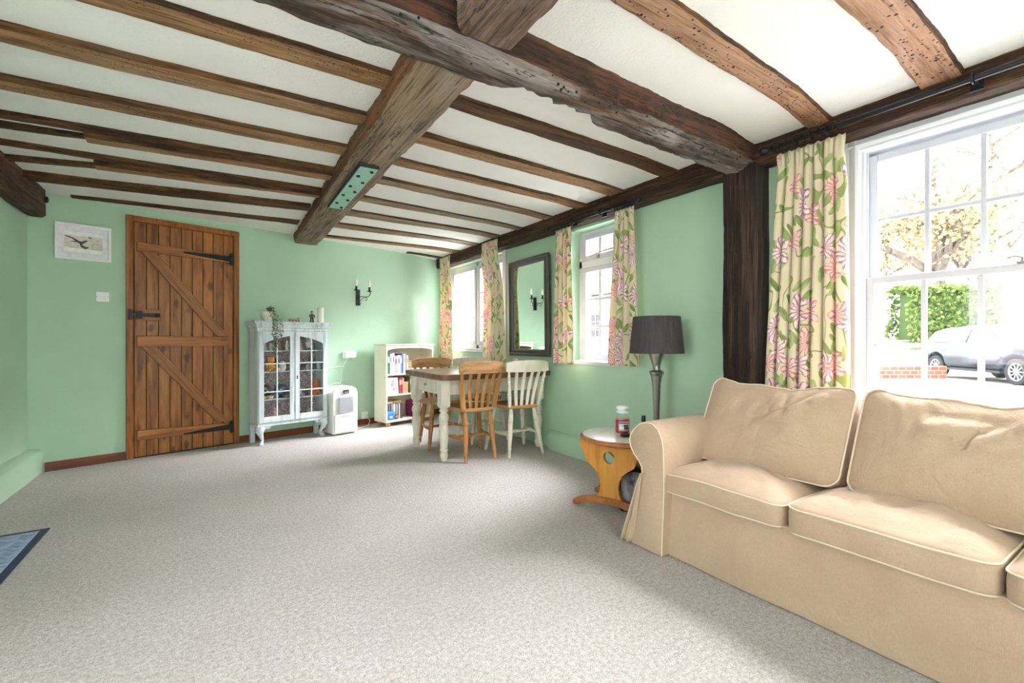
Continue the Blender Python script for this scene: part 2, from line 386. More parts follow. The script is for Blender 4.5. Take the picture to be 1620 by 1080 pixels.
def wall_open(name, us, zs, holes, a, bb, f, mat, label):
    """wall slab with openings; f(u, z, w) -> point; w runs from a (room face) to bb"""
    us = sorted(set(us + [h[i] for h in holes for i in (0, 1)])); zs = sorted(set(zs + [h[i] for h in holes for i in (2, 3)]))
    def solid(i, j):
        if i < 0 or j < 0 or i >= len(us)-1 or j >= len(zs)-1: return False
        u, z = (us[i]+us[i+1])/2, (zs[j]+zs[j+1])/2
        return not any(h[0] < u < h[1] and h[2] < z < h[3] for h in holes)
    m = M()
    for i in range(len(us)-1):
        for j in range(len(zs)-1):
            if not solid(i, j): continue
            u0, u1, z0, z1 = us[i], us[i+1], zs[j], zs[j+1]
            m.face([f(u0,z0,a), f(u1,z0,a), f(u1,z1,a), f(u0,z1,a)]); m.face([f(u0,z0,bb), f(u1,z0,bb), f(u1,z1,bb), f(u0,z1,bb)])
            if not solid(i-1, j): m.face([f(u0,z0,a), f(u0,z1,a), f(u0,z1,bb), f(u0,z0,bb)])
            if not solid(i+1, j): m.face([f(u1,z0,a), f(u1,z1,a), f(u1,z1,bb), f(u1,z0,bb)])
            if not solid(i, j-1): m.face([f(u0,z0,a), f(u1,z0,a), f(u1,z0,bb), f(u0,z0,bb)])
            if not solid(i, j+1): m.face([f(u0,z1,a), f(u1,z1,a), f(u1,z1,bb), f(u0,z1,bb)])
    bmesh.ops.remove_doubles(m.b, verts=m.b.verts, dist=1e-5)
    return tag(m.done(name, mat, smooth=0), label, 'wall', kind='structure')
W_NEAR = (.11, 1.0, .62, 2.05); W_MID = (2.56, 3.27, .85, 2.075); W_FAR = (4.48, 5.98, .945, 2.085)
wall_open('wall_right', [YF, 6.4], [0, 2.6], [W_NEAR, W_MID, W_FAR, (-1.9, -.75, .7, 2.05)], XR, XR + .25, lambda u, z, w: V(w, u, z), MT['wall'], 'green painted wall with three windows on the right')  # last opening is out of view, added for fill light from the right
wall_open('wall_left', [YF, 5.4], [0, 2.6], [(.4, 1.5, .8, 2.1)], XL, XL - .25, lambda u, z, w: V(w, u, z), MT['wall'], 'pale green painted wall at the left edge')  # unseen opening, added and sized to let fill light in
wall_open('wall_front', [XL - .25, XR + .25], [0, 2.6], [(-.6, .8, .8, 2.1)], YF, YF - .2, lambda u, z, w: V(u, w, z), MT['wall'], 'green painted wall behind the viewpoint')  # opening behind the camera is made up as a source of fill light
wall_open('wall_back', [-1.7, 3.4], [0, 2.6], [], 0, -.2, lambda u, z, w: bwp(u, w, z), MT['wall'], 'green painted far wall with the plank door')

def ledge(name, poly, a, bb, f, label):
    m = M(); n = 24
    m.rings([[f(u + .004*noise.noise(V(t*7, v*9, 1)), v + .004*noise.noise(V(t*6, u*9, 5)), a + (bb-a)*t) for u, v in poly] for t in [i/n for i in range(n+1)]])
    return tag(m.done(name, MT['wall'], smooth=50), label, 'wall plinth', kind='structure')
pl = [(0, 0), (.085, 0), (.083, .13), (.07, .155), (.02, .175), (0, .18)]
ledge('trim_1', pl, YF, 3.53, lambda u, v, w: V(XR - u, w, v), 'low green painted plinth along the foot of the right wall')
pl = [(0, 0), (.085, 0), (.085, .155), (.07, .18), (.02, .192), (0, .195)]
ledge('trim_2', pl, 3.0, 5.16, lambda u, v, w: V(XL + u, w, v), 'low green painted plinth along the foot of the left wall')

def baseboard(name, s0, s1, label):
    m = M(); m.prism([(0, 0), (.02, 0), (.02, .06), (.012, .072), (0, .072)], s0, s1, lambda u, v, w: V(w, -u, v))
    o = m.done(name, MT['skirt'], loc=(0, 5.44, 0), rot=(0, 0, BRZ)); return tag(o, label, 'skirting board', kind='structure')
baseboard('baseboard_back', -1.19, -.69, 'short red-brown skirting board left of the plank door')
baseboard('baseboard_back.001', .213, 2.98, 'red-brown skirting board right of the plank door')

# ------------------------------------------------------------------ timbers
def rough_beam(name, axis, a, b_, lo, hi, zb, mat, label, zt=ZC + .03, amp=.006, seed=0, bev=.008, notch=None, sect=None, follow=True, cat='ceiling beam', step=.025, side=None):
    """hewn timber along axis 0 (x) or 1 (y); lo/hi/zb are (start, end) pairs; sect refines the section"""
    m = M(); L = b_ - a; n = max(6, int(abs(L)/step)); R = []
    for i in range(n + 1):
        t = i/n; p = a + L*t
        l = lo[0] + (lo[1]-lo[0])*t; h = hi[0] + (hi[1]-hi[0])*t; z = zb[0] + (zb[1]-zb[0])*t
        nz = lambda k, s=1: noise.noise(V(p*1.7*s, k*3.1 + seed*5.3, seed)) + .5*noise.noise(V(p*7*s, k*7.7, seed*2.1)) + .35*noise.noise(V(p*24*s, k*2.7, seed*1.3)) + .22*noise.noise(V(p*61*s, k*4.1, seed*2.3))
        l += amp*nz(1); h += amp*nz(2)
        if notch: h -= notch(p)
        if follow and axis == 0: z -= ceil_drop(p, (l+h)/2)
        w = h - l
        if sect: pts = [(l + w*u, z + dz) for u, dz in sect]
        else: pts = [(l + bev, z), (l + w*.3, z), (l + w*.5, z), (l + w*.75, z), (h - bev, z), (h, z + bev)]
        pts = [(l, zt), (l, (zt + pts[0][1])/2 + .0), (l, pts[0][1] + bev)] + pts + [(h, zt)]
        ring = []
        for k, (u, zz) in enumerate(pts):
            if 1 <= k <= len(pts) - 2:
                u += amp*.45*nz(k + 3); zz += amp*.55*nz(k + 13)
            ring.append(V(p, u, zz) if axis == 0 else V(u, p, zz))
        R.append(ring)
    m.rings(R)
    o = m.done(name, mat, smooth=55)
    if side:                                  # second wood on the side faces, darker than most soffits
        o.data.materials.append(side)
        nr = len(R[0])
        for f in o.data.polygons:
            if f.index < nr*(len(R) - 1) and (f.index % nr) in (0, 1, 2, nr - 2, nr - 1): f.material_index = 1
    return tag(o, label, cat, kind='structure')

J = MT['joist']; JD = MT['joistdark']; JG = MT['joistgreen']; XB = .70
joists = [
 ('A', XL, XB, (2.035, 1.985), (2.165, 2.13), (2.226, 2.232), J, 'first thin ceiling joist beyond the main beam, left of the lengthwise beam', 'joists left of the lengthwise beam'),
 ('B', XL, XB, (2.485, 2.407), (2.615, 2.55), (2.216, 2.23), J, 'second ceiling joist beyond the main beam, left side, cracked knot at its left end', 'joists left of the lengthwise beam'),
 ('C', XL, XB, (2.97, 2.87), (3.085, 3.015), (2.213, 2.232), J, 'third ceiling joist beyond the main beam, left side, even brown', 'joists left of the lengthwise beam'),
 ('D', XL, XB, (3.435, 3.282), (3.50, 3.36), (2.224, 2.222), JD, 'thin dark upper joist running beside an orange-brown repair joist, left side', 'joists left of the lengthwise beam'),
 ('D2', -.615, XB, (3.44, 3.345), (3.545, 3.45), (2.196, 2.205), J, 'orange-brown repair joist nearer the viewer of the two on the left', 'joists left of the lengthwise beam'),
 ('E', XL, -.61, (3.61, 3.535), (3.675, 3.575), (2.218, 2.224), JD, 'dark joist stub ending at the nearer repair joist, left wall side', 'joists left of the lengthwise beam'),
 ('F', XL, XB, (3.915, 3.79), (3.975, 3.865), (2.225, 2.222), JD, 'thin dark rough joist above the farther orange repair joist, left side', 'joists left of the lengthwise beam'),
 ('G', -.66, XB, (3.96, 3.845), (4.07, 3.935), (2.196, 2.205), J, 'orange-brown repair joist farther from the viewer of the two on the left', 'joists left of the lengthwise beam'),
 ('G2', XL + .12, -.65, (4.21, 4.075), (4.29, 4.14), (2.226, 2.226), JD, 'short dark joist stub ending at the farther repair joist', 'joists left of the lengthwise beam'),
 ('H', XL + .12, XB, (4.535, 4.275), (4.66, 4.44), (2.205, 2.222), JD, 'dark joist starting behind the end of the left wall plate', 'joists left of the lengthwise beam'),
 ('I', -.99, XB, (5.09, 4.89), (5.15, 5.05), (2.236, 2.232), JD, 'last thin ceiling joist above the plank door', 'joists left of the lengthwise beam'),
 ('R1', .88, 2.72, (1.985, 2.01), (2.105, 2.14), (2.232, 2.232), JD, 'first grey-brown joist beyond the main beam, right of the lengthwise beam', 'joists right of the lengthwise beam'),
 ('R2', .88, 2.72, (2.44, 2.505), (2.555, 2.66), (2.214, 2.238), J, 'second joist beyond the main beam, right side, bright brown side face', 'joists right of the lengthwise beam'),
 ('R3', .88, 2.72, (2.865, 2.935), (2.99, 3.06), (2.232, 2.23), J, 'third joist beyond the main beam, right side, mid brown', 'joists right of the lengthwise beam'),
 ('R4', .88, 2.72, (3.26, 3.39), (3.395, 3.53), (2.226, 2.24), JG, 'fourth joist beyond the main beam, right side, with white paint worn on it', 'joists right of the lengthwise beam'),
 ('R5', .88, 2.72, (3.775, 3.905), (3.925, 4.02), (2.235, 2.24), JG, 'fifth joist beyond the main beam, right side, greenish soffit', 'joists right of the lengthwise beam'),
 ('R6', .88, 2.72, (4.255, 4.315), (4.44, 4.48), (2.233, 2.24), JG, 'sixth joist beyond the main beam, right side, ending above the mirror', 'joists right of the lengthwise beam'),
 ('R7', .90, 2.72, (4.775, 4.81), (4.98, 4.97), (2.232, 2.24), JG, 'seventh joist beyond the main beam, right side, second last before the far wall', 'joists right of the lengthwise beam'),
 ('R8', .92, 2.72, (5.42, 5.32), (5.53, 5.49), (2.232, 2.238), J, 'joist closest to the far wall, from the beam end to the far window', 'joists right of the lengthwise beam'),
 ('R9', 2.16, 2.74, (5.85, 5.87), (5.93, 5.97), (2.236, 2.236), JD, 'short dark timber at the far corner above the far curtain', 'joists right of the lengthwise beam'),
 ('N1', .86, 2.72, (1.005, 1.065), (1.14, 1.188), (2.240, 2.232), MT['joistnear'], 'broad orange-brown joist with nail holes, ending at the near curtain rod', 'joists on the near side of the main beam'),
 ('N2', .86, 2.72, (.57, .57), (.72, .718), (2.240, 2.228), MT['joistnear'], 'broad pinkish brown joist with nail holes above the sash window', 'joists on the near side of the main beam'),
]
for i, (k, a, b_, lo, hi, zb, mt, lab, grp) in enumerate(joists):
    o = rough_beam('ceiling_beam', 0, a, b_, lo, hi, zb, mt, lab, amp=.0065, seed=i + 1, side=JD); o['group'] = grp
def mb_notch(x):
    n = .0
    n += .085*smooth01((x - .95)/.12)*(1 - smooth01((x - 1.28)/.28))*(.8 + .5*noise.noise(V(x*22, 0, 3)))
    n += .05*math.exp(-((x - 1.44)/.035)**2) + .02*max(0, noise.noise(V(x*9, 4, 1)))
    return n
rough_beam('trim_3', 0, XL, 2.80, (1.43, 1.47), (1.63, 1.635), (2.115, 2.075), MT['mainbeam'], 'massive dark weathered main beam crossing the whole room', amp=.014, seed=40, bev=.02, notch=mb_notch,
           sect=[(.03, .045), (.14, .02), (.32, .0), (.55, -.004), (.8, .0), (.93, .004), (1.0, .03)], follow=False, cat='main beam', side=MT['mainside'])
def lb_sect(): return [(.02, .02), (.10, .0), (.35, 0), (.6, 0), (.85, 0), (.97, .008), (1.0, .05)]
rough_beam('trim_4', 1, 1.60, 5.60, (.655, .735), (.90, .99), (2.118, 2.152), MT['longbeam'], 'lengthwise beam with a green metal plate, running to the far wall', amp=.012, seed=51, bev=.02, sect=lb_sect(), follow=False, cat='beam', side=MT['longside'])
rough_beam('trim_5', 1, -2.5, 1.385, (.70, .685), (.90, .905), (2.10, 2.095), MT['mainbeam_y'], 'split weathered beam end butting the main beam at the top edge', amp=.014, seed=62, bev=.02, sect=lb_sect(), follow=False, cat='beam')
rough_beam('trim_6', 1, YF, 6.08, (2.685, 2.672), (2.80, 2.80), (2.085, 2.10), MT['plate'], 'dark wall plate timber above the windows on the right', amp=.010, seed=73, bev=.012, follow=False, cat='wall plate')
o = rough_beam('trim_7', 1, YF, 5.07, (XL, XL), (-1.12, -1.128), (2.015, 2.035), MT['plate_left'], 'hewn wall plate timber ending at the far left corner', amp=.010, seed=84, bev=.02, follow=False, cat='wall plate')
b = M(); b.lathe([(.0, 0), (.024, 0), (.026, .01), (.020, .018), (0, .02)], n=14, m=Matrix.Translation(V(-1.118, 5.0, 2.165)) @ Matrix.Rotation(PI/2, 4, 'Y'))
b.done('iron_bolt', MT['blackiron'], o)['label'] = 'round dark iron bolt head'

# upright post
m = M(); R = []
for i in range(61):
    z = 2.10*i/60; g = lambda k: noise.noise(V(z*2.2, k*3.3, 9)) + .5*noise.noise(V(z*9, k*5.1, 4)) + .3*noise.noise(V(z*30, k*2, 7))
    y0, y1, x0 = 1.452 + .006*g(1), 1.668 + .007*g(2), 2.642 + .004*g(3)
    R.append([V(2.80, y0, z), V(x0 + .016, y0, z), V(x0 + .004, y0 + .012, z), V(x0 + .003*g(5), y0 + .06, z), V(x0 + .004 + .004*g(6), y0 + .105, z), V(x0 + .005*g(7), y0 + .14, z), V(x0 + .002, y1 - .04, z), V(x0 + (.022 if z > .6 else .004), y1 - .03, z), V(x0 + .02, y1 - .004, z), V(2.80, y1, z)])
m.rings(R)
tag(m.done('trim_8', MT['post'], smooth=50), 'dark blackened oak post on the right wall between lamp and near curtain', 'timber post', kind='structure')

# green plate bolted under the lengthwise beam
t = thing('metal_plate', 'mint green painted steel strap plate with black bolts under the lengthwise beam', 'metal plate', (.795, 3.29, 2.121), math.radians(-1.0))
m = M(); m.box(-.053, .058, -.50, .50, -.016, -.008); m.done('plate', colr('#8ec0ae', .5), t, bevel=.002)
m = M(); m.box(-.060, -.053, -.50, .505, -.018, .0); m.box(-.060, .058, -.507, -.50, -.018, 0); m.done('edge_strip', colr('#1c2a29', .6), t)
for i in range(9):
    yy = -.44 + .88*i/8; xx = .03 if i % 2 == 0 else -.025
    m = M(); m.lathe([(0, -.026), (.011, -.025), (.012, -.016), (.012, -.015)], c=(xx, yy, 0), n=6); m.done('bolt', MT['blackiron'], t, smooth=0)

# ------------------------------------------------------------------ door
D = thing('door_1', 'stained pine plank door with Z braces and black strap hinges', 'door', (0, 5.44, 0), BRZ, kind='structure')
m = M()
prof = [(0, 0), (.055, 0), (.055, .012), (.046, .03), (.03, .033), (.012, .026), (0, .026)]
s0, s1, zt = -.686, .211, 2.178
m.prism(prof, 0, zt, lambda u, v, w: V(s0 + u, -v, w)); m.prism(prof, 0, zt, lambda u, v, w: V(s1 - u, -v, w))
m.prism(prof, s0, s1, lambda u, v, w: V(w, -v, zt - u)); m.done('frame', MT['doorframe'], D, bevel=.002)
m = M(); pw = (s1 - s0 - .11)/9
for i in range(9):
    x = s0 + .055 + pw*i; m.box(x + .0025, x + pw - .0025, -.016, -.001, .012, zt - .055)
m.done('planks', MT['door'], D, bevel=.003)
m = M(); m.box(s0 + .05, s1 - .05, -.004, 0, 0, zt - .05); m.done('door_backing', colr('#2a170c', .7), D)
for z0, z1, dz in ((1.862, 1.945, -.028), (1.005, 1.10, -.006), (.165, .252, -.028)):
    m = M(); mm = Matrix.Shear('XZ', 4, (0, 0)) ; v = [(-.612, z0), (.118, z0 + dz*.45), (.118, z1 + dz), (-.612, z1)]
    m.prism([(a, c) for a, c in v], -.040, -.016, lambda u, v_, w: V(u, w, v_)); m.done('ledge', MT['doorrail'], D, bevel=.003)
for (xa, za), (xb, zb_) in (((-.585, 1.862), (.062, 1.10)), ((-.585, 1.005), (.062, .245))):
    ca, cb = V(xa + .055, 0, za), V(xb, 0, zb_); d_ = cb - ca; an = math.atan2(-d_.z, d_.x); L_ = d_.length; h_ = .043; sk_ = h_/math.tan(an)
    m = M(); m.prism([(-sk_, -h_), (sk_, h_), (L_ + sk_, h_), (L_ - sk_, -h_)], -.038, -.016, lambda u, v_, w: V(u, w, v_)); m.done('brace', MT['doorrail'], D, bevel=.003, loc=ca, rot=(0, an, 0))
for zc, dz in ((1.885, .014), (.185, -.014)):
    m = M(); m.prism([(-.275, zc + dz*.9), (-.262, zc + dz*1.2 + .007), (.118, zc + .028), (.118, zc - .028), (-.262, zc + dz*.9 - .008)], -.046, -.040, lambda u, v_, w: V(u, w, v_))
    m.box(.118, .126, -.046, -.016, zc - .04, zc + .04); m.box(.126, .152, -.04, -.030, zc - .062, zc + .062)
    m.lathe([(.006, -.062), (.006, .062)], c=(.128, -.044, zc), n=8); m.done('strap_hinge', MT['blackiron'], D, bevel=.0015)
m = M(); zc = 1.29
m.box(-.62, -.445, -.034, -.020, zc - .052, zc + .052); m.done('latch_board', MT['doorrail'], D, bevel=.002)
m = M(); m.box(-.66, -.445, -.044, -.034, zc - .016, zc + .016); m.box(-.615, -.575, -.052, -.034, zc - .035, zc + .035); m.box(-.672, -.648, -.054, -.02, zc - .045, zc + .045)
m.box(-.575, -.47, -.05, -.042, zc - .008, zc + .010); m.lathe([(0, -.003), (.016, 0), (.018, .006), (.010, .012), (0, .013)], c=(0, 0, 0), n=12, m=Matrix.Translation(V(-.468, -.044, zc)) @ Matrix.Rotation(PI/2, 4, 'X'))
m.box(-.60, -.585, -.066, -.05, zc - .03, zc + .02); m.done('latch', MT['blackmetal'], D, bevel=.0015)

# ------------------------------------------------------------------ windows
def bars(m, ys, zs, x0, x1, wy, wz, yr, zr):
    for y in ys: m.box(x0, x1, y - wy/2, y + wy/2, zr[0], zr[1])
    for z in zs: m.box(x0 + .0012, x1 - .0012, yr[0], yr[1], z - wz/2, z + wz/2)
def frame(m, y0, y1, z0, z1, x0, x1, ws, wt, wb):
    m.box(x0, x1, y0, y0 + ws, z0, z1); m.box(x0, x1, y1 - ws, y1, z0, z1)
    m.box(x0, x1, y0 + ws, y1 - ws, z1 - wt, z1); m.box(x0, x1, y0 + ws, y1 - ws, z0, z0 + wb)
WH = MT['white']
w = thing('window_1', 'large white multi-pane sash window behind the sofa', 'window', kind='structure')
y0, y1, z0, z1 = W_NEAR
m = M(); pr = [(0, 0), (.062, 0), (.062, .012), (.048, .022), (.02, .014), (.006, .024), (0, .024)]
for (f, a, c) in ((lambda u, v, q: V(XR - v, y1 + .052 - u, q), z0 - .02, z1 + .062), (lambda u, v, q: V(XR - v, y0 - .052 + u, q), z0 - .02, z1 + .062), (lambda u, v, q: V(XR - v, q, z1 + .062 - u), y0 - .052, y1 + .052)):
    m.prism(pr, a, c, f)
m.done('architrave', WH, w, bevel=.002)
m = M()
for yy, sg in ((y1, -1), (y0, 1)):
    m.box(XR - .002, XR + .20, min(yy, yy + sg*.012), max(yy, yy + sg*.012), z0, z1)
    m.box(XR + .02, XR + .036, min(yy, yy + sg*.024), max(yy, yy + sg*.024), z0, z1); m.box(XR + .078, XR + .088, min(yy, yy + sg*.02), max(yy, yy + sg*.02), z0, z1)
    m.box(XR + .132, XR + .2, min(yy, yy + sg*.03), max(yy, yy + sg*.03), z0, z1)
m.box(XR - .002, XR + .20, y0, y1, z1 - .012, z1); m.box(XR + .132, XR + .2, y0, y1, z1 - .03, z1)
m.done('sash_box', WH, w, bevel=.001)
m = M(); m.box(XR - .05, XR + .24, y0 - .03, y1 + .03, z0 - .02, z0 + .012); m.done('window_sill', WH, w, bevel=.004)
def sash(name, x0, x1, z0, z1, rows, wt, wb, lip=True):
    a, c = y0 + .014, y1 - .014; ws = .042
    s = M(); frame(s, a, c, z0, z1, x0, x1, ws, wt, wb); s_ = s.done(name, MT['sashwhite'], w, bevel=.004)
    gy0, gy1, gz0, gz1 = a + ws, c - ws, z0 + wb, z1 - wt
    g = M(); xm = (x0 + x1)/2
    bars(g, [gy0 + (gy1 - gy0)*k/4 for k in (1, 2, 3)], [gz0 + (gz1 - gz0)*k/rows for k in range(1, rows)], xm - .012, xm + .012, .02, .02, (gy0, gy1), (gz0, gz1))
    g.done('glazing_bars', MT['sashwhite'], s_, bevel=.003)
    p = M(); p.box(xm - .0015, xm + .0015, gy0, gy1, gz0, gz1); p.done('pane', MT['glass'], s_, smooth=0); return s_
sash('upper_sash', XR + .09, XR + .13, 1.345, 2.022, 2, .038, .038)
sash('lower_sash', XR + .04, XR + .077, .632, 1.380, 2, .034, .085)
m = M(); m.box(XR + .03, XR + .06, .42, .445, 1.38, 1.388); m.tube([(XR + .045, .43, 1.388), (XR + .045, .43, 1.405), (XR + .03, .45, 1.412), (XR + .022, .47, 1.405)], .004)
m.done('sash_fastener', colr('#6a6a66', .35, .8), w)

w = thing('window_2', 'narrow white casement window between the mirror and the floor lamp', 'window', kind='structure')
y0, y1, z0, z1 = W_MID; X0 = XR + .10
m = M(); frame(m, y0, y1, z0 + .03, z1 - .01, X0, X0 + .06, .035, .035, .035); m.box(X0, X0 + .06, y0, y1, 1.735, 1.805); m.done('frame', WH, w, bevel=.003)
m = M(); m.box(XR - .01, XR + .12, y0 - .02, y1, z0 - .012, z0 + .022); m.done('window_sill', WH, w, bevel=.004)
ym = [3.235, 2.395]
def cas(name, za, zb_, rows):
    s = M(); frame(s, y0 + .037, y1 - .037, za, zb_, X0 - .008, X0 + .045, .06, .045, .05); s_ = s.done(name, MT['sashwhite'], w, bevel=.004)
    ga, gc, gz0, gz1 = y0 + .097, y1 - .097, za + .05, zb_ - .045
    g = M(); bars(g, [ga + (gc - ga)*k/3 for k in (1, 2)], [gz0 + (gz1 - gz0)*k/rows for k in range(1, rows)], X0 + .005, X0 + .032, .028, .026, (ga, gc), (gz0, gz1)); g.done('glazing_bars', MT['sashwhite'], s_, bevel=.003)
    p = M(); p.box(X0 + .017, X0 + .020, ga, gc, gz0, gz1); p.done('pane', MT['glass'], s_, smooth=0)
cas('top_light', 1.795, 2.035, 1); cas('casement', .885, 1.735, 3)
m = M(); m.tube([(X0 - .03, 2.76, 1.857), (X0 - .035, 2.9, 1.852), (X0 - .03, 3.09, 1.828)], .006); m.box(X0 - .035, X0, 2.99, 3.01, 1.80, 1.845); m.done('stay_bar', MT['silver'], w)

w = thing('window_3', 'white casement window in the far corner behind the dining table', 'window', kind='structure')
y0, y1, z0, z1 = W_FAR; X0 = XR + .07
m = M(); frame(m, y0, y1, z0 + .01, z1 - .01, X0, X0 + .06, .04, .04, .05); m.box(X0, X0 + .06, 5.19, 5.25, z0, z1); m.done('frame', WH, w, bevel=.003)
m = M(); m.box(XR - .02, XR + .12, y0 - .02, y1 + .02, z0 - .03, z0 + .012); m.done('window_sill', WH, w, bevel=.004)
m = M(); m.box(XR - .012, XR, y0 - .075, y0, z0 - .03, z1 + .02); m.box(XR - .012, XR, y1, y1 + .06, z0 - .03, z1 + .02); m.box(XR - .012, XR, y0, y1, z1, z1 + .02)
m.box(XR, X0, y0, y0 + .006, z0, z1); m.box(XR, X0, y1 - .006, y1, z0, z1); m.done('architrave', WH, w, bevel=.003)
for a, c in ((y0 + .04, 5.19), (5.25, y1 - .04)):
    s = M(); frame(s, a, c, z0 + .06, z1 - .05, X0 - .008, X0 + .045, .05, .045, .055); s_ = s.done('casement', MT['sashwhite'], w, bevel=.004)
    ga, gc, gz0, gz1 = a + .05, c - .05, z0 + .115, z1 - .095
    g = M(); bars(g, [ga + (gc - ga)*k/3 for k in (1, 2)], [gz0 + (gz1 - gz0)*k/3 for k in (1, 2)], X0 + .005, X0 + .032, .024, .022, (ga, gc), (gz0, gz1)); g.done('glazing_bars', MT['sashwhite'], s_, bevel=.003)
    p = M(); p.box(X0 + .017, X0 + .020, ga, gc, gz0, gz1); p.done('pane', MT['glass'], s_, smooth=0)
# ================================================================== CURTAINS
def rod(name, label, y0, y1, x, z, knobs, brs, r=.0125):
    t = thing(name, label, 'curtain rod', (x, y0, z))
    m = M(); m.tube([(0, 0, 0), (0, (y1-y0)/2, 0), (0, y1-y0, 0)], r, n=12); m.done('pole', MT['blackmetal'], t)
    for k in knobs:
        yy = (y1 - y0) if k else 0; s = 1 if k else -1
        m = M(); m.lathe([(0, -.012), (.015, -.01), (.016, 0), (.010, .006), (.022, .018), (.027, .034), (.024, .05), (.012, .06), (0, .062)], n=14, m=Matrix.Translation(V(0, yy, 0)) @ Matrix.Rotation(-s*PI/2, 4, 'X'))
        m.done('finial', MT['blackmetal'], t)
    for yy in brs:
        m = M(); m.box(0, XR - .128 - x, yy - .008, yy + .008, -.008, .008); m.box(XR - .138 - x, XR - .130 - x, yy - .02, yy + .02, -.03, .03)
        m.tube([(.018*math.cos(a), yy, .018*math.sin(a)) for a in [2*PI*i/12 for i in range(12)]], .005, n=6, closed=True); m.done('bracket', MT['blackmetal'], t)
    return t
rod('curtain_rod', 'black curtain rod with ball finials above the narrow casement window', 2.34, 3.34, 2.615, 2.098, (0, 1), (.36, .72))
rod('curtain_rod', 'black curtain rod above the near sash window, running out of the picture', -.45, 1.345, 2.605, 2.128, (0, 1), (.2, .98))

def curtain(label, top, bot, zt, zb, x, nf, amp, seed, rings=0, group='tulip print curtains', rod_z=None, rod_x=None, lean=0):
    w = max(top[1] - top[0], bot[1] - bot[0]); NU, NV = nf*14, 46
    rr = random.Random(seed); ph = rr.random()*6
    sway = [rr.uniform(-.5, .5) for _ in range(nf + 2)]
    def f(u, v):
        a, c = top[0] + (bot[0]-top[0])*smooth01(1 - v)**.8, top[1] + (bot[1]-top[1])*smooth01(1 - v)**.8
        pinch = 1 - .05*math.exp(-((v - .93)/.05)**2)
        uu = u + .018*math.sin(5*u + ph + 2*v)*(1 - v)
        k = nf*uu*2*PI + ph*.3
        wave = math.sin(k) + .25*math.sin(2*k + ph + 1.5*v)
        A = amp*(.55 + .45*(1 - v))*(.75 + .5*noise.noise(V(uu*nf*.9, seed, v*.6)))*(1.15 if v > .95 else 1)
        if v > .95: wave = .55*math.sin(k) + .3*math.sin(3*k)
        mid = (a + c)/2
        y = mid + (a + (c-a)*uu - mid)*pinch + .30*amp*math.cos(k)*(.6)
        return V(x - lean*smooth01((v - .6)/.3) + A*wave, y, zb + (zt - zb)*v + .006*math.sin(3*k)*(1 if v > .98 else 0))
    fw = w*1.75
    b = M(); b.grid(f, NU, NV, uv=lambda u, v: (u*fw + seed*.37, (zb + (zt-zb)*v) + seed*.71))
    o = b.done('curtain', MT['floral'], smooth=180, solid=.003)
    tag(o, label, 'curtain', group)
    for i in range(rings):
        yy = top[0] + (top[1]-top[0])*(i + .5)/rings
        m = M(); m.tube([(rod_x + .021*math.cos(a), yy + .003*math.sin(a*2), rod_z + .021*math.sin(a) - .004) for a in [2*PI*j/14 for j in range(14)]], .003, n=6, closed=True)
        m.done('curtain_ring', MT['blackmetal'], o)
    return o
curtain('tulip print curtain hanging in the far room corner, left of the far window', (5.564, 5.878), (5.544, 5.927), 2.205, .79, 2.655, 5, .026, 1, lean=.022)
curtain('tulip print curtain between the far window and the dark framed mirror', (4.335, 4.684), (4.261, 4.728), 2.195, .80, 2.676, 5, .030, 2, lean=.045)
curtain('tulip print curtain right beside the dark framed mirror, on the casement window', (3.111, 3.318), (3.077, 3.342), 2.076, .845, 2.655, 4, .026, 3, 7, rod_z=2.098, rod_x=2.615)
curtain('tulip print curtain above the floor lamp, right side of the casement window', (2.379, 2.571), (2.340, 2.644), 2.076, .86, 2.655, 4, .028, 4, 7, rod_z=2.098, rod_x=2.615)
curtain('long wide tulip print curtain beside the sash window behind the sofa', (1.005, 1.345), (.992, 1.415), 2.104, .50, 2.672, 7, .040, 6, 9, rod_z=2.128, rod_x=2.605)

# ================================================================== SOFA
def resample(P, N):
    P = [V(*p) for p in P] ; P.append(P[0]); L = [0]
    for a, c in zip(P, P[1:]): L.append(L[-1] + (c-a).length)
    out = []; j = 0
    for i in range(N):
        t = L[-1]*i/N
        while L[j+1] < t: j += 1
        k = (t - L[j])/max(1e-9, L[j+1]-L[j]); out.append(P[j].lerp(P[j+1], k))
    return out
SO = thing('sofa', 'large beige slipcovered three-seat sofa with pale piping under the sash window', 'sofa', (2.25, .6, 0))
OX, OY = 2.25, .6
SF, PI_ = MT['sofa'], MT['piping']
m = M()
n = 40; R = []
for i in range(n + 1):
    y = 1.452 - OY + (-.24 - 1.452)*i/n
    wv = .004*noise.noise(V(y*3, 0, 2)) + .0025*math.sin(y*9)
    R.append([V(1.862 - OX + wv*2, y, .006), V(1.875 - OX + wv, y, .13), V(1.888 - OX, y, .26), V(1.892 - OX, y, .318), V(2.58 - OX, y, .318), V(2.58 - OX, y, .006)])
m.rings(R); m.done('base_skirt', SF, SO, smooth=60)
m = M(); m.prism([(2.48, .02), (2.60, .02), (2.60, .68), (2.57, .73), (2.53, .72), (2.47, .35)], -.42 - OY, 1.62 - OY, lambda u, v, w: V(u - OX, w, v)); m.done('back_frame', SF, SO, bevel=.03, seg=3)
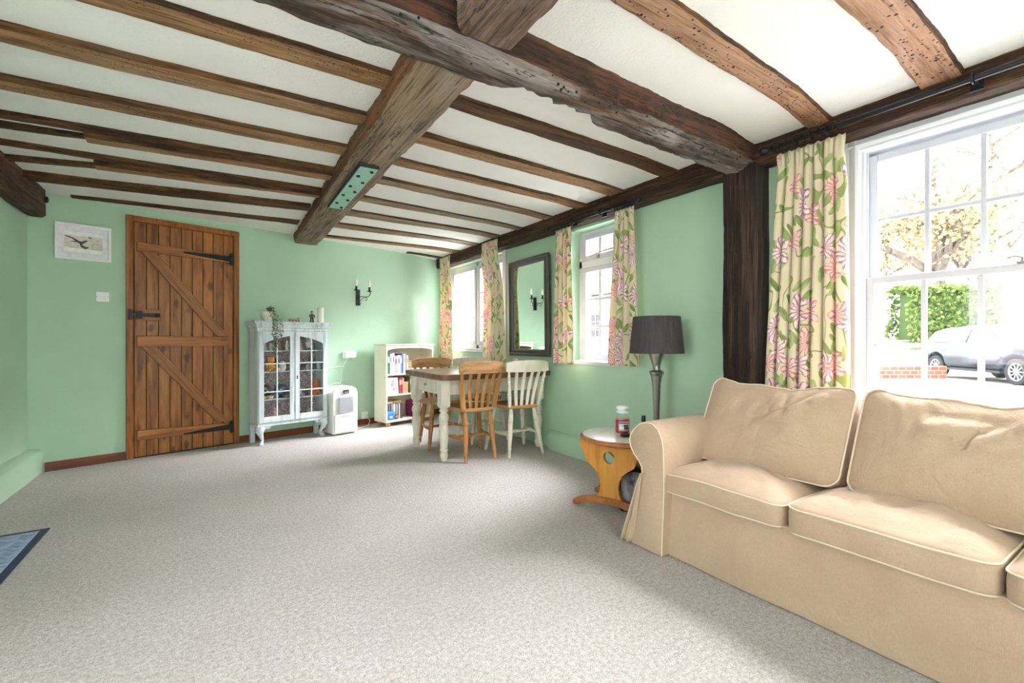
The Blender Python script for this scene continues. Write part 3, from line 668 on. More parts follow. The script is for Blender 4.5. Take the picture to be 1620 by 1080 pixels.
def arm(sgn, yc):
    """yc = y of the arm's inner face; sgn +1 means the roll turns towards +y"""
    prof = [(0, .006), (0, .12), (0, .32), (.002, .46), (.004, .52), (.012, .572), (.035, .617), (.07, .641), (.105, .645), (.15, .633), (.19, .60), (.215, .565), (.222, .535), (.214, .50), (.19, .465), (.16, .437), (.140, .41), (.137, .38), (.145, .33), (.16, .27), (.185, .18), (.21, .10), (.236, .006)]
    PX = [(1.836, .985), (1.838, 1.0), (1.90, 1.0), (2.0, 1), (2.15, 1), (2.3, 1), (2.45, 1), (2.62, 1), (2.63, .98)]
    m = M(); R = []
    xs = [1.834, 1.836, 1.842, 1.85] + [1.87 + (2.58 - 1.87)*k/22 for k in range(23)] + [2.59, 2.595]
    for i, x in enumerate(xs):
        k = (.965, .985, .996, 1.0)[i] if i < 4 else (1 if i < len(xs) - 2 else (.99, .95)[i - len(xs) + 2])
        ring = []
        for (u, z) in prof:
            uu, zz = .11 + (u - .11)*k, .33 + (z - .33)*k if z > .33 else z
            if z < .30 and u > .1:
                fl_ = (1 - z/.30)
                uu += .012*fl_*math.sin((x - 1.84)*38) + .006*fl_
            g = .003*noise.noise(V(x*5, u*9, z*7))
            xx = x - (.018*(1 - z/.3) if (z < .3 and x < 1.86) else 0)
            ring.append(V(xx - OX, yc - OY + sgn*(uu + g), max(.006, zz + g)))
        R.append(ring)
    m.rings(R); a = m.done('arm', SF, SO, smooth=50)
    p = M(); p.tube([(1.8335 - OX - (.018*(1 - z/.3) if z < .3 else 0), yc - OY + sgn*(.11 + (u - .11)*.985), (.33 + (z - .33)*.985 if z > .33 else z)) for u, z in prof], .0036, n=6); p.done('piping', PI_, a)
    # box pleat at the skirt's front corner
    q = M(); q.grid(lambda s, t: V(1.826 - .016*(1 - t)**.7 + .013*math.cos(s*2*PI*1.5)*(1 - t)**.8 - OX, yc - OY + sgn*((.128 + .058*(1 - t)) + (.016 + .052*(1 - t))*s), .006 + .37*t), 30, 14)
    q.done('skirt_pleat', SF, a, smooth=180, solid=.004)
    return a
arm(1, 1.452); arm(-1, -.232)
def seat_cushion(yc, hy, seed):
    hx = .325; cx = 1.853 + hx; N = 120
    base = resample(rrect(hx, hy, .055), N); m = M(); R = []
    prof = [(.90, .322), (.985, .312), (1.0, .322), (1.006, .36), (1.002, .392), (.992, .410)]
    def P(v, k, z, cr=0):
        x, y = v.x*k, v.y*k
        g = noise.noise(V(x*6, y*6, seed)); h = abs(noise.noise(V(x*3 + y*5, y*4 - x*7, seed*3.3)))
        return V(cx + x - OX, yc + y - OY, z + cr*(1 + .25*g) - .11*(cr/.06)*max(0, .16 - h) + (.004*g if cr == 0 else 0) - .012*((y/hy)**2)*(1 if z > .38 else 0)*(seed % 2))
    for k, z in prof: R.append([P(v, k, z) for v in base])
    for t in range(1, 15):
        k = .992*(1 - t/15) + .006; R.append([P(v, k, .410, .062*(1 - (k/.992)**2.6)) for v in base])
    m.rings(R); c = m.done('seat_cushion', SF, SO, smooth=180)
    for z, k in ((.409, 1.0), (.315, .995)):
        p = M(); p.tube([tuple(P(v, k, z)) for v in base], .0034, n=6, closed=True); p.done('piping', PI_, c)
for i, (yc, hy) in enumerate(((1.205, .288), (.616, .290), (.034, .284))): seat_cushion(yc, hy, i + 1)
def back_cushion(y0, y1, seed):
    hy, hz, N = (y1 - y0)/2, .235, 150; yc = (y0 + y1)/2
    base = resample(rrect(hy, hz, .06), N)
    th = math.radians(27); cx, czz = 2.315, .628
    m = M(); R = []
    def P(v, k, d, cr=0):
        y, z = v.x*k, v.y*k
        top = smooth01((v.y/hz + .2)/1.2)
        g = noise.noise(V(y*4, z*4, seed*2.1)); w1 = abs(noise.noise(V(y*5 + z*9, z*3.2 - y*2, seed*1.7))); w2 = abs(noise.noise(V(y*12, z*5 + y*4, seed*4.9)))
        z -= .040*top*(1 - (v.x/hy)**2)*(1 + 1.0*noise.noise(V(y*7, 1, seed))) *k + .008*top*noise.noise(V(y*19, 2, seed))
        dd = d + cr*(1 + .3*g) - (.055*(.26 - min(.26, w1)) + .05*(.20 - min(.20, w2)))*(cr/.06)*(.35 + 1.1*top)
        x = cx - dd*math.cos(th) + z*math.sin(th); zz = czz + dd*math.sin(th)*.6 + z*math.cos(th)
        return V(x - OX, yc + y - OY, zz)
    for k, d in ((.5, -.10), (.93, -.09), (.985, -.075), (1.0, -.03), (1.0, .03), (.992, .062), (.98, .074)): R.append([P(v, k, d) for v in base])
    for t in range(1, 19):
        k = .98*(1 - t/19) + .006; R.append([P(v, k, .074, .062*(1 - (k/.98)**2.4)) for v in base])
    m.rings(R); c = m.done('back_cushion', SF, SO, smooth=180)
    for d, k in ((.073, .992), (-.078, .99)):
        p = M(); p.tube([tuple(P(v, k, d)) for v in base], .0036, n=6, closed=True); p.done('piping', PI_, c)
back_cushion(.835, 1.515, 1); back_cushion(.135, .812, 2); back_cushion(-.40, .115, 3)

# ================================================================== SIDE TABLE, LAMP
TX, TY, TA = 2.18, 2.03, .315
T = thing('side_table', 'round orange pine side table with keyhole trestle legs beside the sofa arm', 'side table', (TX, TY, 0), TA)
m = M(); m.lathe([(0, .428), (.262, .428), (.276, .434), (.281, .444), (.278, .454), (.268, .4595), (0, .4595)], n=64); top = m.done('table_top', MT['sidetop'], T, smooth=50)
m = M(); m.lathe([(0, .4598), (.262, .4598), (.264, .4608), (.262, .4612), (0, .4612)], n=64); m.done('laminate_surface', MT['laminate'], top, smooth=30)
def panel(x):
    half = [(.20, .428), (.203, .40), (.196, .368), (.176, .345), (.17, .32), (.158, .295), (.118, .268), (.085, .238), (.066, .20), (.060, .16), (.066, .12), (.082, .085), (.10, .06)]
    pts = [(a + .03, c) for a, c in half] + [(-a + .03, c) for a, c in half[::-1]]
    bm = bmesh.new(); v1 = [bm.verts.new((0, a, c)) for a, c in pts]; v2 = [bm.verts.new((0, .03 + .038*math.cos(2*PI*i/24), .338 + .038*math.sin(2*PI*i/24))) for i in range(24)]
    ed = [bm.edges.new((v[i], v[(i+1) % len(v)])) for v in (v1, v2) for i in range(len(v))]
    bmesh.ops.triangle_fill(bm, use_beauty=True, edges=ed)
    r = bmesh.ops.extrude_face_region(bm, geom=bm.faces[:]); vs = [g for g in r['geom'] if isinstance(g, bmesh.types.BMVert)]
    bmesh.ops.translate(bm, verts=vs, vec=(.022, 0, 0)); bmesh.ops.translate(bm, verts=bm.verts, vec=(x - .011, 0, 0))
    m = M(); m.b.free(); m.b = bm; return m.done('trestle_panel', MT['sidetable'], T, smooth=30)
for x in (-.145, .145):
    panel(x)
    m = M(); up = []; lo = []
    for i in range(25):
        t = -1 + i/12; zc = .052*(1 - t*t); e = .5*max(0, abs(t) - .9)/.1
        up.append((.27*t + .012, zc + .042 - .02*e)); lo.append((.27*t + .012, zc*.95 + .001 + .012*e))
    m.prism(up + lo[::-1], x - .021, x + .021, lambda u, v, w: V(w, u, v)); m.done('foot', MT['sidetop'], T, smooth=50, bevel=.004)
def tl(x, y, z=0): return (TX + x*math.cos(TA) - y*math.sin(TA), TY + x*math.sin(TA) + y*math.cos(TA), z)

L = thing('floor_lamp', 'slim pewter floor lamp with dark grey drum shade behind the sofa arm', 'lamp', (2.57, 2.10, 0))
m = M(); m.lathe([(0, 0), (.13, 0), (.135, .006), (.13, .014), (.09, .022), (.04, .035), (.022, .06)], n=40); m.done('base', MT['silver'], L)
m = M(); m.lathe([(.018, .05), (.0165, .20), (.018, .45), (.024, .62), (.031, .76), (.040, .812), (.050, .828), (.052, .838), (.046, .846), (.030, .852), (.026, .866), (.027, .882), (.034, .905), (.044, .935), (.050, .955), (.052, .966), (.03, .97), (.012, .975), (.010, 1.03), (0, 1.03)], n=12)
m.done('column', MT['silver'], L, smooth=20)
m = M(); m.rings([[V(r*math.cos(2*PI*i/48), r*math.sin(2*PI*i/48), z) for i in range(48)] for r, z in ((.183, .968), (.184, .971), (.159, 1.219), (.158, 1.222), (.155, 1.222), (.180, .968))] , cap=False); m.done('lamp_shade', MT['shade'], L, smooth=50)
m = M(); 
for k in range(3):
    a = 2*PI*k/3; m.tube([(0, 0, 1.20), (.157*math.cos(a), .157*math.sin(a), 1.20)], .0025, n=6)
m.tube([(0, 0, 1.02), (0, 0, 1.205)], .006); m.done('shade_carrier', MT['silver'], L)
m = M(); m.lathe([(0, 1.04), (.014, 1.045), (.028, 1.085), (.030, 1.105), (.02, 1.13), (0, 1.138)], n=16); m.done('bulb', colr('#f4f2ec', .3), L)

JX, JY = 2.165, 2.035
j = thing('jar_candle', 'red candle in a lidded glass jar on the round side table', 'candle', (JX, JY, .4612))
m = M(); m.lathe([(0, .001), (.040, .001), (.046, .008), (.0475, .02), (.0475, .10), (.044, .115), (.034, .125), (.033, .136), (.031, .136), (.031, .125), (.041, .113), (.0445, .1), (.0445, .012), (0, .010)], n=32, cap=False); m.done('glass_jar', MT['cabglass'], j)
m = M(); m.lathe([(0, .0115), (.038, .0115), (.0435, .016), (.0438, .096), (.040, .098), (0, .097)], n=28); m.done('wax', colr('#a3222f', .4), j)
m = M(); m.lathe([(.034, .136), (.039, .138), (.040, .146), (.034, .150), (.034, .158), (.041, .163), (.043, .172), (.036, .181), (.015, .184), (0, .184)], n=28); m.done('glass_lid', plain('frosted_lid_glass', '#e6ecec', .12, spec=.8, Alpha=.8), j)
def arc_panel(r, a0, a1, z0, z1, n=12): 
    q = M(); q.grid(lambda u, v: V(r*math.cos(a0 + (a1-a0)*u), r*math.sin(a0 + (a1-a0)*u), z0 + (z1-z0)*v), n, 1); return q
A0 = math.atan2(-JY, -JX) + .25
q = arc_panel(.0479, A0 - .75, A0 + .75, .028, .088); lb = q.done('label', colr('#c9c3c6', .4), j, solid=.0006)
q = arc_panel(.0484, A0 - .7, A0 + .7, .076, .082); q.done('label_band', colr('#3a2f38', .4), lb, solid=.0004)
q = arc_panel(.0484, A0 - .1, A0 + .6, .040, .070); q.done('label_picture', colr('#5b4250', .4), lb, solid=.0004)
q = arc_panel(.0486, A0 - .6, A0 - .05, .034, .056); q.done('label_picture', colr('#efe9ec', .4), lb, solid=.0004)

j = thing('cosmetic_bottle', 'small bronze bottle with black cap between jar candle and sofa arm', 'bottle', tl(.095, -.085, .4612))
m = M(); m.lathe([(0, 0), (.0125, 0), (.0135, .003), (.0135, .068), (.011, .072), (0, .072)], n=18); m.done('body', colr('#c98d68', .3, .3), j)
m = M(); m.lathe([(0, .072), (.0125, .072), (.013, .075), (.013, .112), (.0115, .115), (0, .115)], n=18); m.done('cap', colr('#17181b', .3), j)
j = thing('remote_control', 'black handset lying on the round side table in front of the jar', 'remote control', (2.147, 1.953, .4612), -.58)
m = M(); m.rings([[V(x*k, y*k, z) for x, y in rrect(.062, .021, .016)] for k, z in ((.94, 0), (1, .004), (1, .014), (.93, .019))]); m.done('body', colr('#191b1d', .35), j)
m = M(); m.box(-.03, .03, -.012, .012, .0192, .0205); m.done('button_pad', colr('#2c2f33', .5), j, bevel=.001)

B = thing('bag', 'dark round-topped bag printed with a grey wintry scene under the side table', 'bag', tl(.0, -.045, 0), -.55)
def bag_outline(w, h): return [(w*math.cos(a)*1.0, h - w*.9 + w*.9*math.sin(a)) for a in [PI*i/16 for i in range(17)]] + [(-w, .02), (-w + .02, 0), (w - .02, 0), (w, .02)]
m = M(); ol = bag_outline(.095, .262); m.rings([[V(x*k, y, .003 + (z)*k) for x, z in ol] for k, y in ((.93, -.056), (1, -.045), (1, .045), (.93, .056))]); m.done('body', colr('#221f22', .7), B)
nm = NM('printed_winter_scene'); co = nm.coord('Object', (13, 13, 5)); f1 = nm.noise(co, 1.0, 5, .6); f2 = nm.noise(nm.coord('Object', (22, 22, 11)), 1.0, 4)
cc = nm.ramp(f1, [(.3, '#4d4a5c'), (.45, '#8f8c9c'), (.55, '#c4bfc6'), (.7, '#6d6472')]); cc = nm.mix(nm.ramp(f2, [(.58, (0,0,0,1)), (.66, (.8,.8,.8,1))]), cc, '#3b2a33')
scene_m = nm.bsdf(cc, .4)
m = M(); ol = bag_outline(.082, .243); m.rings([[V(x, y, .008 + z*.98) for x, z in ol] for y in (-.0575, -.059)]); m.done('printed_panel', scene_m, B)
m = M(); m.tube([(x, -.057, .006 + z*.99) for x, z in bag_outline(.085, .247)], .0035, n=6, closed=True); m.done('zip_edge', colr('#15151a', .6), B)
m = M(); m.tube([(-.035, 0, .262), (-.03, 0, .285), (0, 0, .295), (.03, 0, .285), (.035, 0, .262)], .006, n=8); m.done('handle', colr('#221f22', .7), B)

# ================================================================== DOOR MAT
m_ = thing('doormat', 'blue-grey rubber doormat with navy border on the carpet at the left', 'doormat', (-1.0, 3.2, 0))
x0, x1, y0, y1 = -.14, .226, -.36, .358
m = M(); m.box(x0, x1, y0, y1, .0005, .006); m.done('backing', colr('#2d3a55', .7), m_, bevel=.002)
nm = NM('ribbed_blue_grey_mat'); MATM = nm.bsdf(nm.ramp(nm.noise(nm.coord(), 160, 3), [(.35, '#8c9bb8'), (.65, '#a9b6cd')]), .8)
m = M(); m.box(x0 + .03, x1 - .035, y0 + .035, y1 - .035, .006, .0075); m.done('pile', MATM, m_)
m = M()
for k in range(12):
    yb = y0 + .06 + k*.052
    m.tube([(x0 + .035 + (x1 - x0 - .075)*i/40, yb + .014*math.sin(i*PI/5), .0085) for i in range(41)], .004, n=6)
m.done('wave_rib', colr('#8191ad', .8), m_)

# ================================================================== PICTURE, SWITCHES, SCONCE
def rect_frame(m, w, h, prof):
    """loops of a mitred rectangular frame; prof = [(inset, depth)] -> local x, -depth y, z"""
    m.rings([[V(sx*(w/2 - i), -d, sz*(h/2 - i)) for sx, sz in ((-1,-1),(1,-1),(1,1),(-1,1))] for i, d in prof], cap=False); return m
def squash(m, y):
    for v in m.b.verts: v.co.y = y + (v.co.y - y)*.06
p = thing('picture_frame', 'white box-framed print hanging on the green wall left of the door', 'picture', bwp(-.960, .002, 1.88), BRZ)
m = M(); rect_frame(m, .348, .30, [(0, 0), (0, .03), (.002, .032), (.018, .032), (.02, .03), (.02, .008)]); m.done('frame', MT['whiteplastic'], p, smooth=30)
m = M(); m.box(-.155, .155, -.010, -.004, -.131, .131); m.done('mount', colr('#f6f5f3', .6), p)
m = M(); m.box(-.155, -.12, -.0125, -.010, -.131, .131); m.box(.12, .155, -.0125, -.010, -.131, .131); m.box(-.12, .12, -.0125, -.010, .085, .131); m.box(-.12, .12, -.0125, -.010, -.131, -.085); m.done('mount_border', colr('#e9e8ee', .6), p)
nm = NM('aged_print_paper'); PR = nm.bsdf(nm.ramp(nm.noise(nm.coord('Object', (30, 30, 60)), 1.0, 4), [(.35, '#cfcac0'), (.65, '#e6e2d9')]), .6)
m = M(); m.box(-.118, .118, -.0135, -.0125, -.052, .055); pr_ = m.done('print', PR, p)
INK = colr('#4c4a47', .7)
m = M(); m.tube([(-.115, -.0138, .045), (-.07, -.0138, .032), (-.035, -.0138, .006), (-.01, -.0138, -.012)], [.004, .006, .009, .012], n=6)
m.tube([(-.085, -.0138, .002), (-.045, -.0138, .006), (-.015, -.0138, .0)], [.001, .006, .010], n=6); m.tube([(-.02, -.0138, -.01), (.0, -.0138, .006), (.022, -.0138, .022)], [.010, .011, .004], n=6)
m.tube([(-.02, -.0138, -.005), (-.012, -.0138, -.03), (.01, -.0138, -.042), (.03, -.0138, -.036)], [.008, .010, .012, .004], n=6); squash(m, -.0138); m.done('ink_drawing', INK, pr_)
m = M(); 
for a, c, e, g in ((.052, .114, .000, .002), (.052, .114, -.047, -.045), (.052, .054, -.047, .002), (.112, .114, -.047, .002)): m.box(a, c, -.0142, -.0135, e, g)
m.done('stamp_outline', colr('#6d4a46', .7), pr_); m = M(); m.box(.028, .05, -.0142, -.0135, .044, .052); m.done('caption_strip', colr('#6d4a46', .7), pr_)

def plate_sw(name, label, cat, s, d, z, w, h, rockers=(), holes=False, plug=0):
    t = thing(name, label, cat, bwp(s, d, z), BRZ)
    m = M(); m.rings([[V(x*k, y, zz*k) for x, zz in rrect(w/2, h/2, .006)] for k, y in ((1, 0), (1, -.006), (.96, -.009))]); m.done('plate', MT['whiteplastic'], t, smooth=50)
    for x in rockers:
        m = M(); m.prism([(-.012, -.009), (-.0135, .0), (-.009, .009)], x - .0055, x + .0055, lambda u, v, q: V(q, u, v)); m.box(x - .0065, x + .0065, -.0095, -.008, -.012, .012); m.done('rocker_switch', MT['whiteplastic'], t)
    for x in (-w*.42, w*.42):
        m = M(); m.lathe([(0, 0), (.0028, 0), (.0028, .0008), (0, .001)], n=8, m=Matrix.Translation(V(x, -.009, 0)) @ Matrix.Rotation(PI/2, 4, 'X')); m.done('screw', colr('#8b7f6a', .4, .6), t)
    return t
plate_sw('light_switch', 'white double light switch below the picture, left of the door', 'light switch', -.839, .001, 1.435, .088, .086, (-.012, .012))
t = plate_sw('wall_socket', 'white double wall socket with white plug adaptors beside the display cabinet', 'socket', 1.425, .001, .888, .15, .086)
for x in (-.035, .04):
    m = M(); m.rings([[V(x + a*k, y, c*k) for a, c in rrect(.033, .038, .008)] for k, y in ((1, -.009), (1, -.05), (.93, -.056))]); m.done('plug_adaptor', MT['whiteplastic'], t, smooth=50)
m = M(); m.box(-.30, -.075, -.010, 0, -.142, -.128, Matrix.Rotation(math.radians(-4), 4, 'Y')); m.done('cable_trunking', colr('#cfe0d2', .5), t)
plate_sw('wall_socket', 'white wall socket low on the wall between dehumidifier and bookcase', 'socket', 1.64, .001, .115, .086, .086)
t = thing('wall_socket', 'small white wall switch directly below the dark framed mirror', 'socket', (XR - .001, 4.20, .822), -PI/2)
m = M(); m.rings([[V(x*k, y, zz*k) for x, zz in rrect(.03, .043, .006)] for k, y in ((1, 0), (1, -.02), (.95, -.024))]); m.done('plate', MT['whiteplastic'], t, smooth=50)
m = M(); m.box(-.008, .008, -.028, -.022, -.012, .012); m.done('rocker_switch', colr('#d9d4cc', .4), t, bevel=.001)

S = thing('wall_sconce', 'black wrought iron two-candle wall light on the far wall', 'wall light', bwp(1.548, .001, 1.60), BRZ)
IR = MT['blackiron']
m = M(); m.prism([(-.028, -.10), (.028, -.10), (.024, -.07), (.026, .09), (.02, .10), (-.02, .10), (-.026, .09), (-.024, -.07)], -.012, 0, lambda u, v, w: V(u, w, v)); m.done('backplate', IR, S, bevel=.002)
for sg in (-1, 1):
    ex, ey = sg*.088, -.125
    P = lambda t, z: (ex*t, -.012 + (ey + .012)*t, z)
    m = M(); m.tube([P(0, .0), P(.25, .012), P(.55, .006), P(.85, .006), P(1.04, .03), P(1.08, .05), P(1.0, .07)], .0045, n=7)
    m.tube([P(0, -.05), P(.25, -.03), P(.5, -.002)], .003, n=6)
    m.tube([P(.62, .004), P(.78, -.012), P(.8, -.034), P(.68, -.042), P(.6, -.03), P(.68, -.02)], .003, n=6)
    m.tube([P(.1, -.06), P(.2, -.075), P(.16, -.09), P(.06, -.085)], .003, n=6); m.done('scroll_arm', IR, S)
    m = M(); m.lathe([(0, .068), (.012, .068), (.034, .076), (.035, .079), (.012, .077), (.0125, .077), (.0125, .125), (0, .125)], c=(ex, ey, 0), n=16); m.done('candle_cup', IR, S)
    m = M(); m.lathe([(.008, .125), (.010, .13), (.016, .15), (.018, .168), (.015, .188), (.008, .212), (.002, .228), (0, .23)], c=(ex, ey, 0), n=16); m.done('candle_bulb', colr('#f8f6ef', .2), S)

mr = thing('mirror', 'tall mirror in a dark moulded frame on the right wall above the table', 'mirror', (XR - .004, 3.925, 1.413), -PI/2 + math.radians(-2.1)); mr.rotation_euler.x = math.radians(.7); mr.location.x = XR - .021
m = M(); rect_frame(m, .755, 1.03, [(0, 0), (0, .022), (.006, .03), (.02, .032), (.03, .026), (.036, .026), (.05, .034), (.06, .03), (.068, .018), (.072, .012)]); m.done('frame', MT['greyframe'], mr, smooth=30)
m = M(); m.box(-.31, .31, -.013, -.009, -.447, .447); m.done('mirror_glass', MT['mirror'], mr, smooth=0)
# ================================================================== DISPLAY CABINET
DW = MT['distress']
K = thing('display_cabinet', 'distressed pale blue-white glazed display cabinet on cabriole legs', 'cabinet', bwp(.646, .319), BRZ)
KL = bwp(.646, .319)
def kp(x, y, z): return V(KL.x + UX*x - UY*y, KL.y + UY*x + UX*y, z)
m = M(); hw = .357
m.box(-hw, -hw + .02, 0.004, .255, .2, 1.175); m.box(hw - .02, hw, 0.004, .255, .2, 1.175); m.box(-hw + .02, hw - .02, .004, .255, .2, .225); m.box(-hw + .02, hw - .02, .004, .255, 1.155, 1.175); m.box(-hw + .02, hw - .02, .245, .255, .225, 1.155)
m.box(-.012, .012, .012, .03, .225, 1.155); m.done('body', DW, K, bevel=.003)
m = M(); m.box(-hw + .02, hw - .02, .240, .244, .225, 1.155); m.done('patterned_lining', MT['lining'], K)
m = M(); pr = [(0, 1.15), (.008, 1.165), (.006, 1.185), (.018, 1.195), (.02, 1.205), (.036, 1.235), (.042, 1.243), (.042, 1.256), (.0, 1.258)]
m.rings([[V(-hw - e, -e, z), V(hw + e, -e, z), V(hw + e, .255 + e*.2, z), V(-hw - e, .255 + e*.2, z)] for e, z in pr]); m.done('cornice', DW, K, smooth=25)
m = M(); m.box(-hw - .008, hw + .008, -.008, .255, .188, .204); m.done('base_moulding', DW, K, bevel=.004)
for z in (.451, .734, .950):
    m = M(); m.box(-hw + .02, hw - .02, .045, .24, z - .006, z + .006); m.done('shelf', DW, K)
def glz(x): return 1.108 - .078*(abs(x)/.30)**1.9
for sg in (-1, 1):
    xa, xb = (.004, .350); st = .046; z0, z1 = .228, 1.153; F = lambda u, v, w: V(sg*u, w, v)
    m = M(); y0, y1 = -.014, .004
    m.prism([(xa, z0), (xa + st, z0), (xa + st, z1), (xa, z1)], y0, y1, F); m.prism([(xb - st, z0), (xb, z0), (xb, z1), (xb - st, z1)], y0, y1, F)
    m.prism([(xa + st, z0), (xb - st, z0), (xb - st, z0 + .058), (xa + st, z0 + .058)], y0, y1, F)
    xs = [xa + st + (xb - xa - 2*st)*i/14 for i in range(15)]
    m.prism([(x, glz(x)) for x in xs] + [(xs[-1], z1), (xs[0], z1)], y0, y1, F); d = m.done('cabinet_door', DW, K, bevel=.002)
    m = M(); xm = (xa + xb)/2; m.box(sg*xm - .006, sg*xm + .006, -.012, .0, z0 + .058, glz(xm) + .005)
    for z in (.535, .822): m.box(min(sg*(xa + st), sg*(xb - st)), max(sg*(xa + st), sg*(xb - st)), -.012, 0, z - .006, z + .006)
    m.done('glazing_bars', DW, d, bevel=.002)
    m = M(); m.prism([(xa + st, z0 + .058), (xb - st, z0 + .058)] + [(x, glz(x)) for x in xs[::-1]], -.006, -.004, F); m.done('pane', MT['cabglass'], d, smooth=0)
    if sg > 0:
        m = M(); m.box(.018, .030, -.0165, -.014, .655, .69); m.lathe([(0, 0), (.003, 0), (.003, .003), (0, .003)], n=8, m=Matrix.Translation(V(.024, -.0165, .675)) @ Matrix.Rotation(PI/2, 4, 'X')); m.done('keyhole', colr('#6b5c48', .4, .6), d)
for sg in (-1, 1):
    m = M(); pts = []; rad = []
    for t, off, r in ((0, 0, .045), (.12, .014, .044), (.25, .022, .038), (.4, .014, .028), (.55, .0, .021), (.7, -.010, .016), (.82, -.010, .015), (.9, .0, .02), (.97, .008, .026), (1.0, .008, .024)):
        pts.append((sg*(hw - .045 + off), .04 - off, .19*(1 - t) + .001)); rad.append(r)
    m.tube(pts, rad, n=12); m.box(min(sg*(hw - .10), sg*hw), max(sg*(hw - .10), sg*hw), .0, .05, .165, .19)
    m.prism([(hw - .10, .19), (hw - .14, .19), (hw - .10, .15)], .008, .035, lambda u, v, w: V(sg*u, w, v)); m.done('leg', DW, K, smooth=50)
    m = M(); m.box(min(sg*(hw - .045), sg*hw), max(sg*(hw - .045), sg*hw), .21, .255, 0, .19); m.done('leg', DW, K, bevel=.003)

IT = 'ornaments inside the display cabinet'
def item(name, label, cat, x, y, z, rz=0, group=IT): return thing(name, label, cat, kp(x, y, z), BRZ + rz, group)
def lath_item(name, label, cat, x, y, z, prof, hx, rough=.3, metal=0, extra=None, n=18, mat=None):
    t = item(name, label, cat, x, y, z); m = M(); m.lathe(prof, n=n); m.done('body', mat or colr(hx, rough, metal), t, smooth=60)
    if extra: extra(t)
    return t
def handle(r0, z0, z1, hx, w=.02):
    def f(t): m = M(); m.tube([(r0, 0, z1), (r0 + w, 0, z1*.6 + z0*.4), (r0, 0, z0)], .004, n=6); m.done('handle', colr(hx, .3), t)
    return f
def teddy(label, x, y, z, h, hx):
    t = item('teddy_ornament', label, 'teddy figurine', x, y, z); s = h/.14; c = colr(hx, .7)
    m = M(); m.ball((0, 0, .045*s), .042*s, (1, .85, 1.05)); m.done('body', c, t, smooth=180)
    m = M(); m.ball((0, -.006*s, .105*s), .032*s); m.ball((-.024*s, 0, .132*s), .012*s, n=8, m=8); m.ball((.024*s, 0, .132*s), .012*s, n=8, m=8); m.ball((0, -.034*s, .098*s), .013*s, n=8, m=8); m.done('head', c, t, smooth=180)
    for sg in (-1, 1):
        m = M(); m.ball((sg*.028*s, -.036*s, .014*s), .016*s, (1, 1.4, .9), n=8, m=8); m.done('leg', c, t, smooth=180)
        m = M(); m.ball((sg*.044*s, -.012*s, .058*s), .014*s, (.9, 1, 1.6), n=8, m=8); m.done('arm', c, t, smooth=180)
S1, S2, S3, S4 = .2255, .4575, .7405, .9565
Z0 = [(0, 0), (.02, 0)]
# bottom shelf
lath_item('dish', 'small red dish at the left end of the cabinet bottom shelf', 'dish', -.285, .10, S1, [(0, 0), (.02, 0), (.035, .012), (.045, .03), (.042, .03), (.03, .014), (0, .008)], '#b9503f')
def lady(t):
    m = M(); m.ball((0, 0, .118), .016); m.done('head', colr('#e9c7bb', .5), t, smooth=180)
lath_item('figurine', 'pink ruffled lady figurine on the cabinet bottom shelf', 'figurine', -.15, .125, S1, [(0, 0), (.042, 0), (.045, .01), (.035, .04), (.018, .07), (.022, .09), (.012, .105), (0, .108)], '#e0a9bd', extra=lady)
def spout(t):
    m = M(); m.tube([(.03, 0, .02), (.05, 0, .035), (.058, 0, .05)], [.008, .006, .004], n=6); m.done('spout', colr('#eeeae4', .2), t); handle(-.034, .018, .046, '#eeeae4', -.02)(t)
lath_item('teapot', 'small white teapot in front of the pink figurine in the cabinet', 'teapot', -.075, .04, S1, [(0, 0), (.02, 0), (.034, .015), (.036, .032), (.024, .05), (.01, .054), (.006, .06), (0, .064)], '#eeeae4', .2, extra=spout)
lath_item('cup', 'black and white patterned cup beside the teapot in the cabinet', 'cup', -.02, .07, S1, [(0, 0), (.018, 0), (.026, .02), (.03, .05), (.027, .05), (.02, .012), (0, .008)], '#4b4a4c', extra=handle(.026, .012, .04, '#d8d6d2'))
lath_item('goblet', 'silver goblet left of the white toy house in the cabinet', 'goblet', .095, .09, S1, [(0, 0), (.026, 0), (.024, .006), (.006, .012), (.006, .04), (.022, .055), (.028, .08), (.026, .105), (.023, .105), (.02, .06), (0, .05)], '#b9b8b6', .25, .85)
t = item('toy_house', 'small white toy house on the cabinet bottom shelf at the right', 'ornament', .225, .09, S1, .25)
m = M(); m.box(-.04, .04, -.025, .025, 0, .055); m.done('walls', colr('#e7e4dc', .5), t); m = M(); m.prism([(-.046, .055), (.046, .055), (.03, .085), (-.03, .085)], -.03, .03, lambda u, v, w: V(u, w, v)); m.done('roof', colr('#b5b0a8', .6), t)
m = M(); [m.box(x - .006, x + .006, -.0262, -.025, .02, .038) for x in (-.024, 0, .024)]; m.done('window', colr('#3c3f48', .3), t)
t = item('shoe_ornament', 'black shoe ornament left of the toy house in the cabinet', 'ornament', .155, .055, S1, .3)
m = M(); m.ball((0, 0, .018), .018, (1.9, .9, .95)); m.ball((.02, 0, .03), .016, (1, .9, 1.3)); m.done('upper', colr('#26252a', .25), t, smooth=180); m = M(); m.box(-.034, .036, -.014, .014, 0, .004); m.done('sole', colr('#3a332e', .5), t)
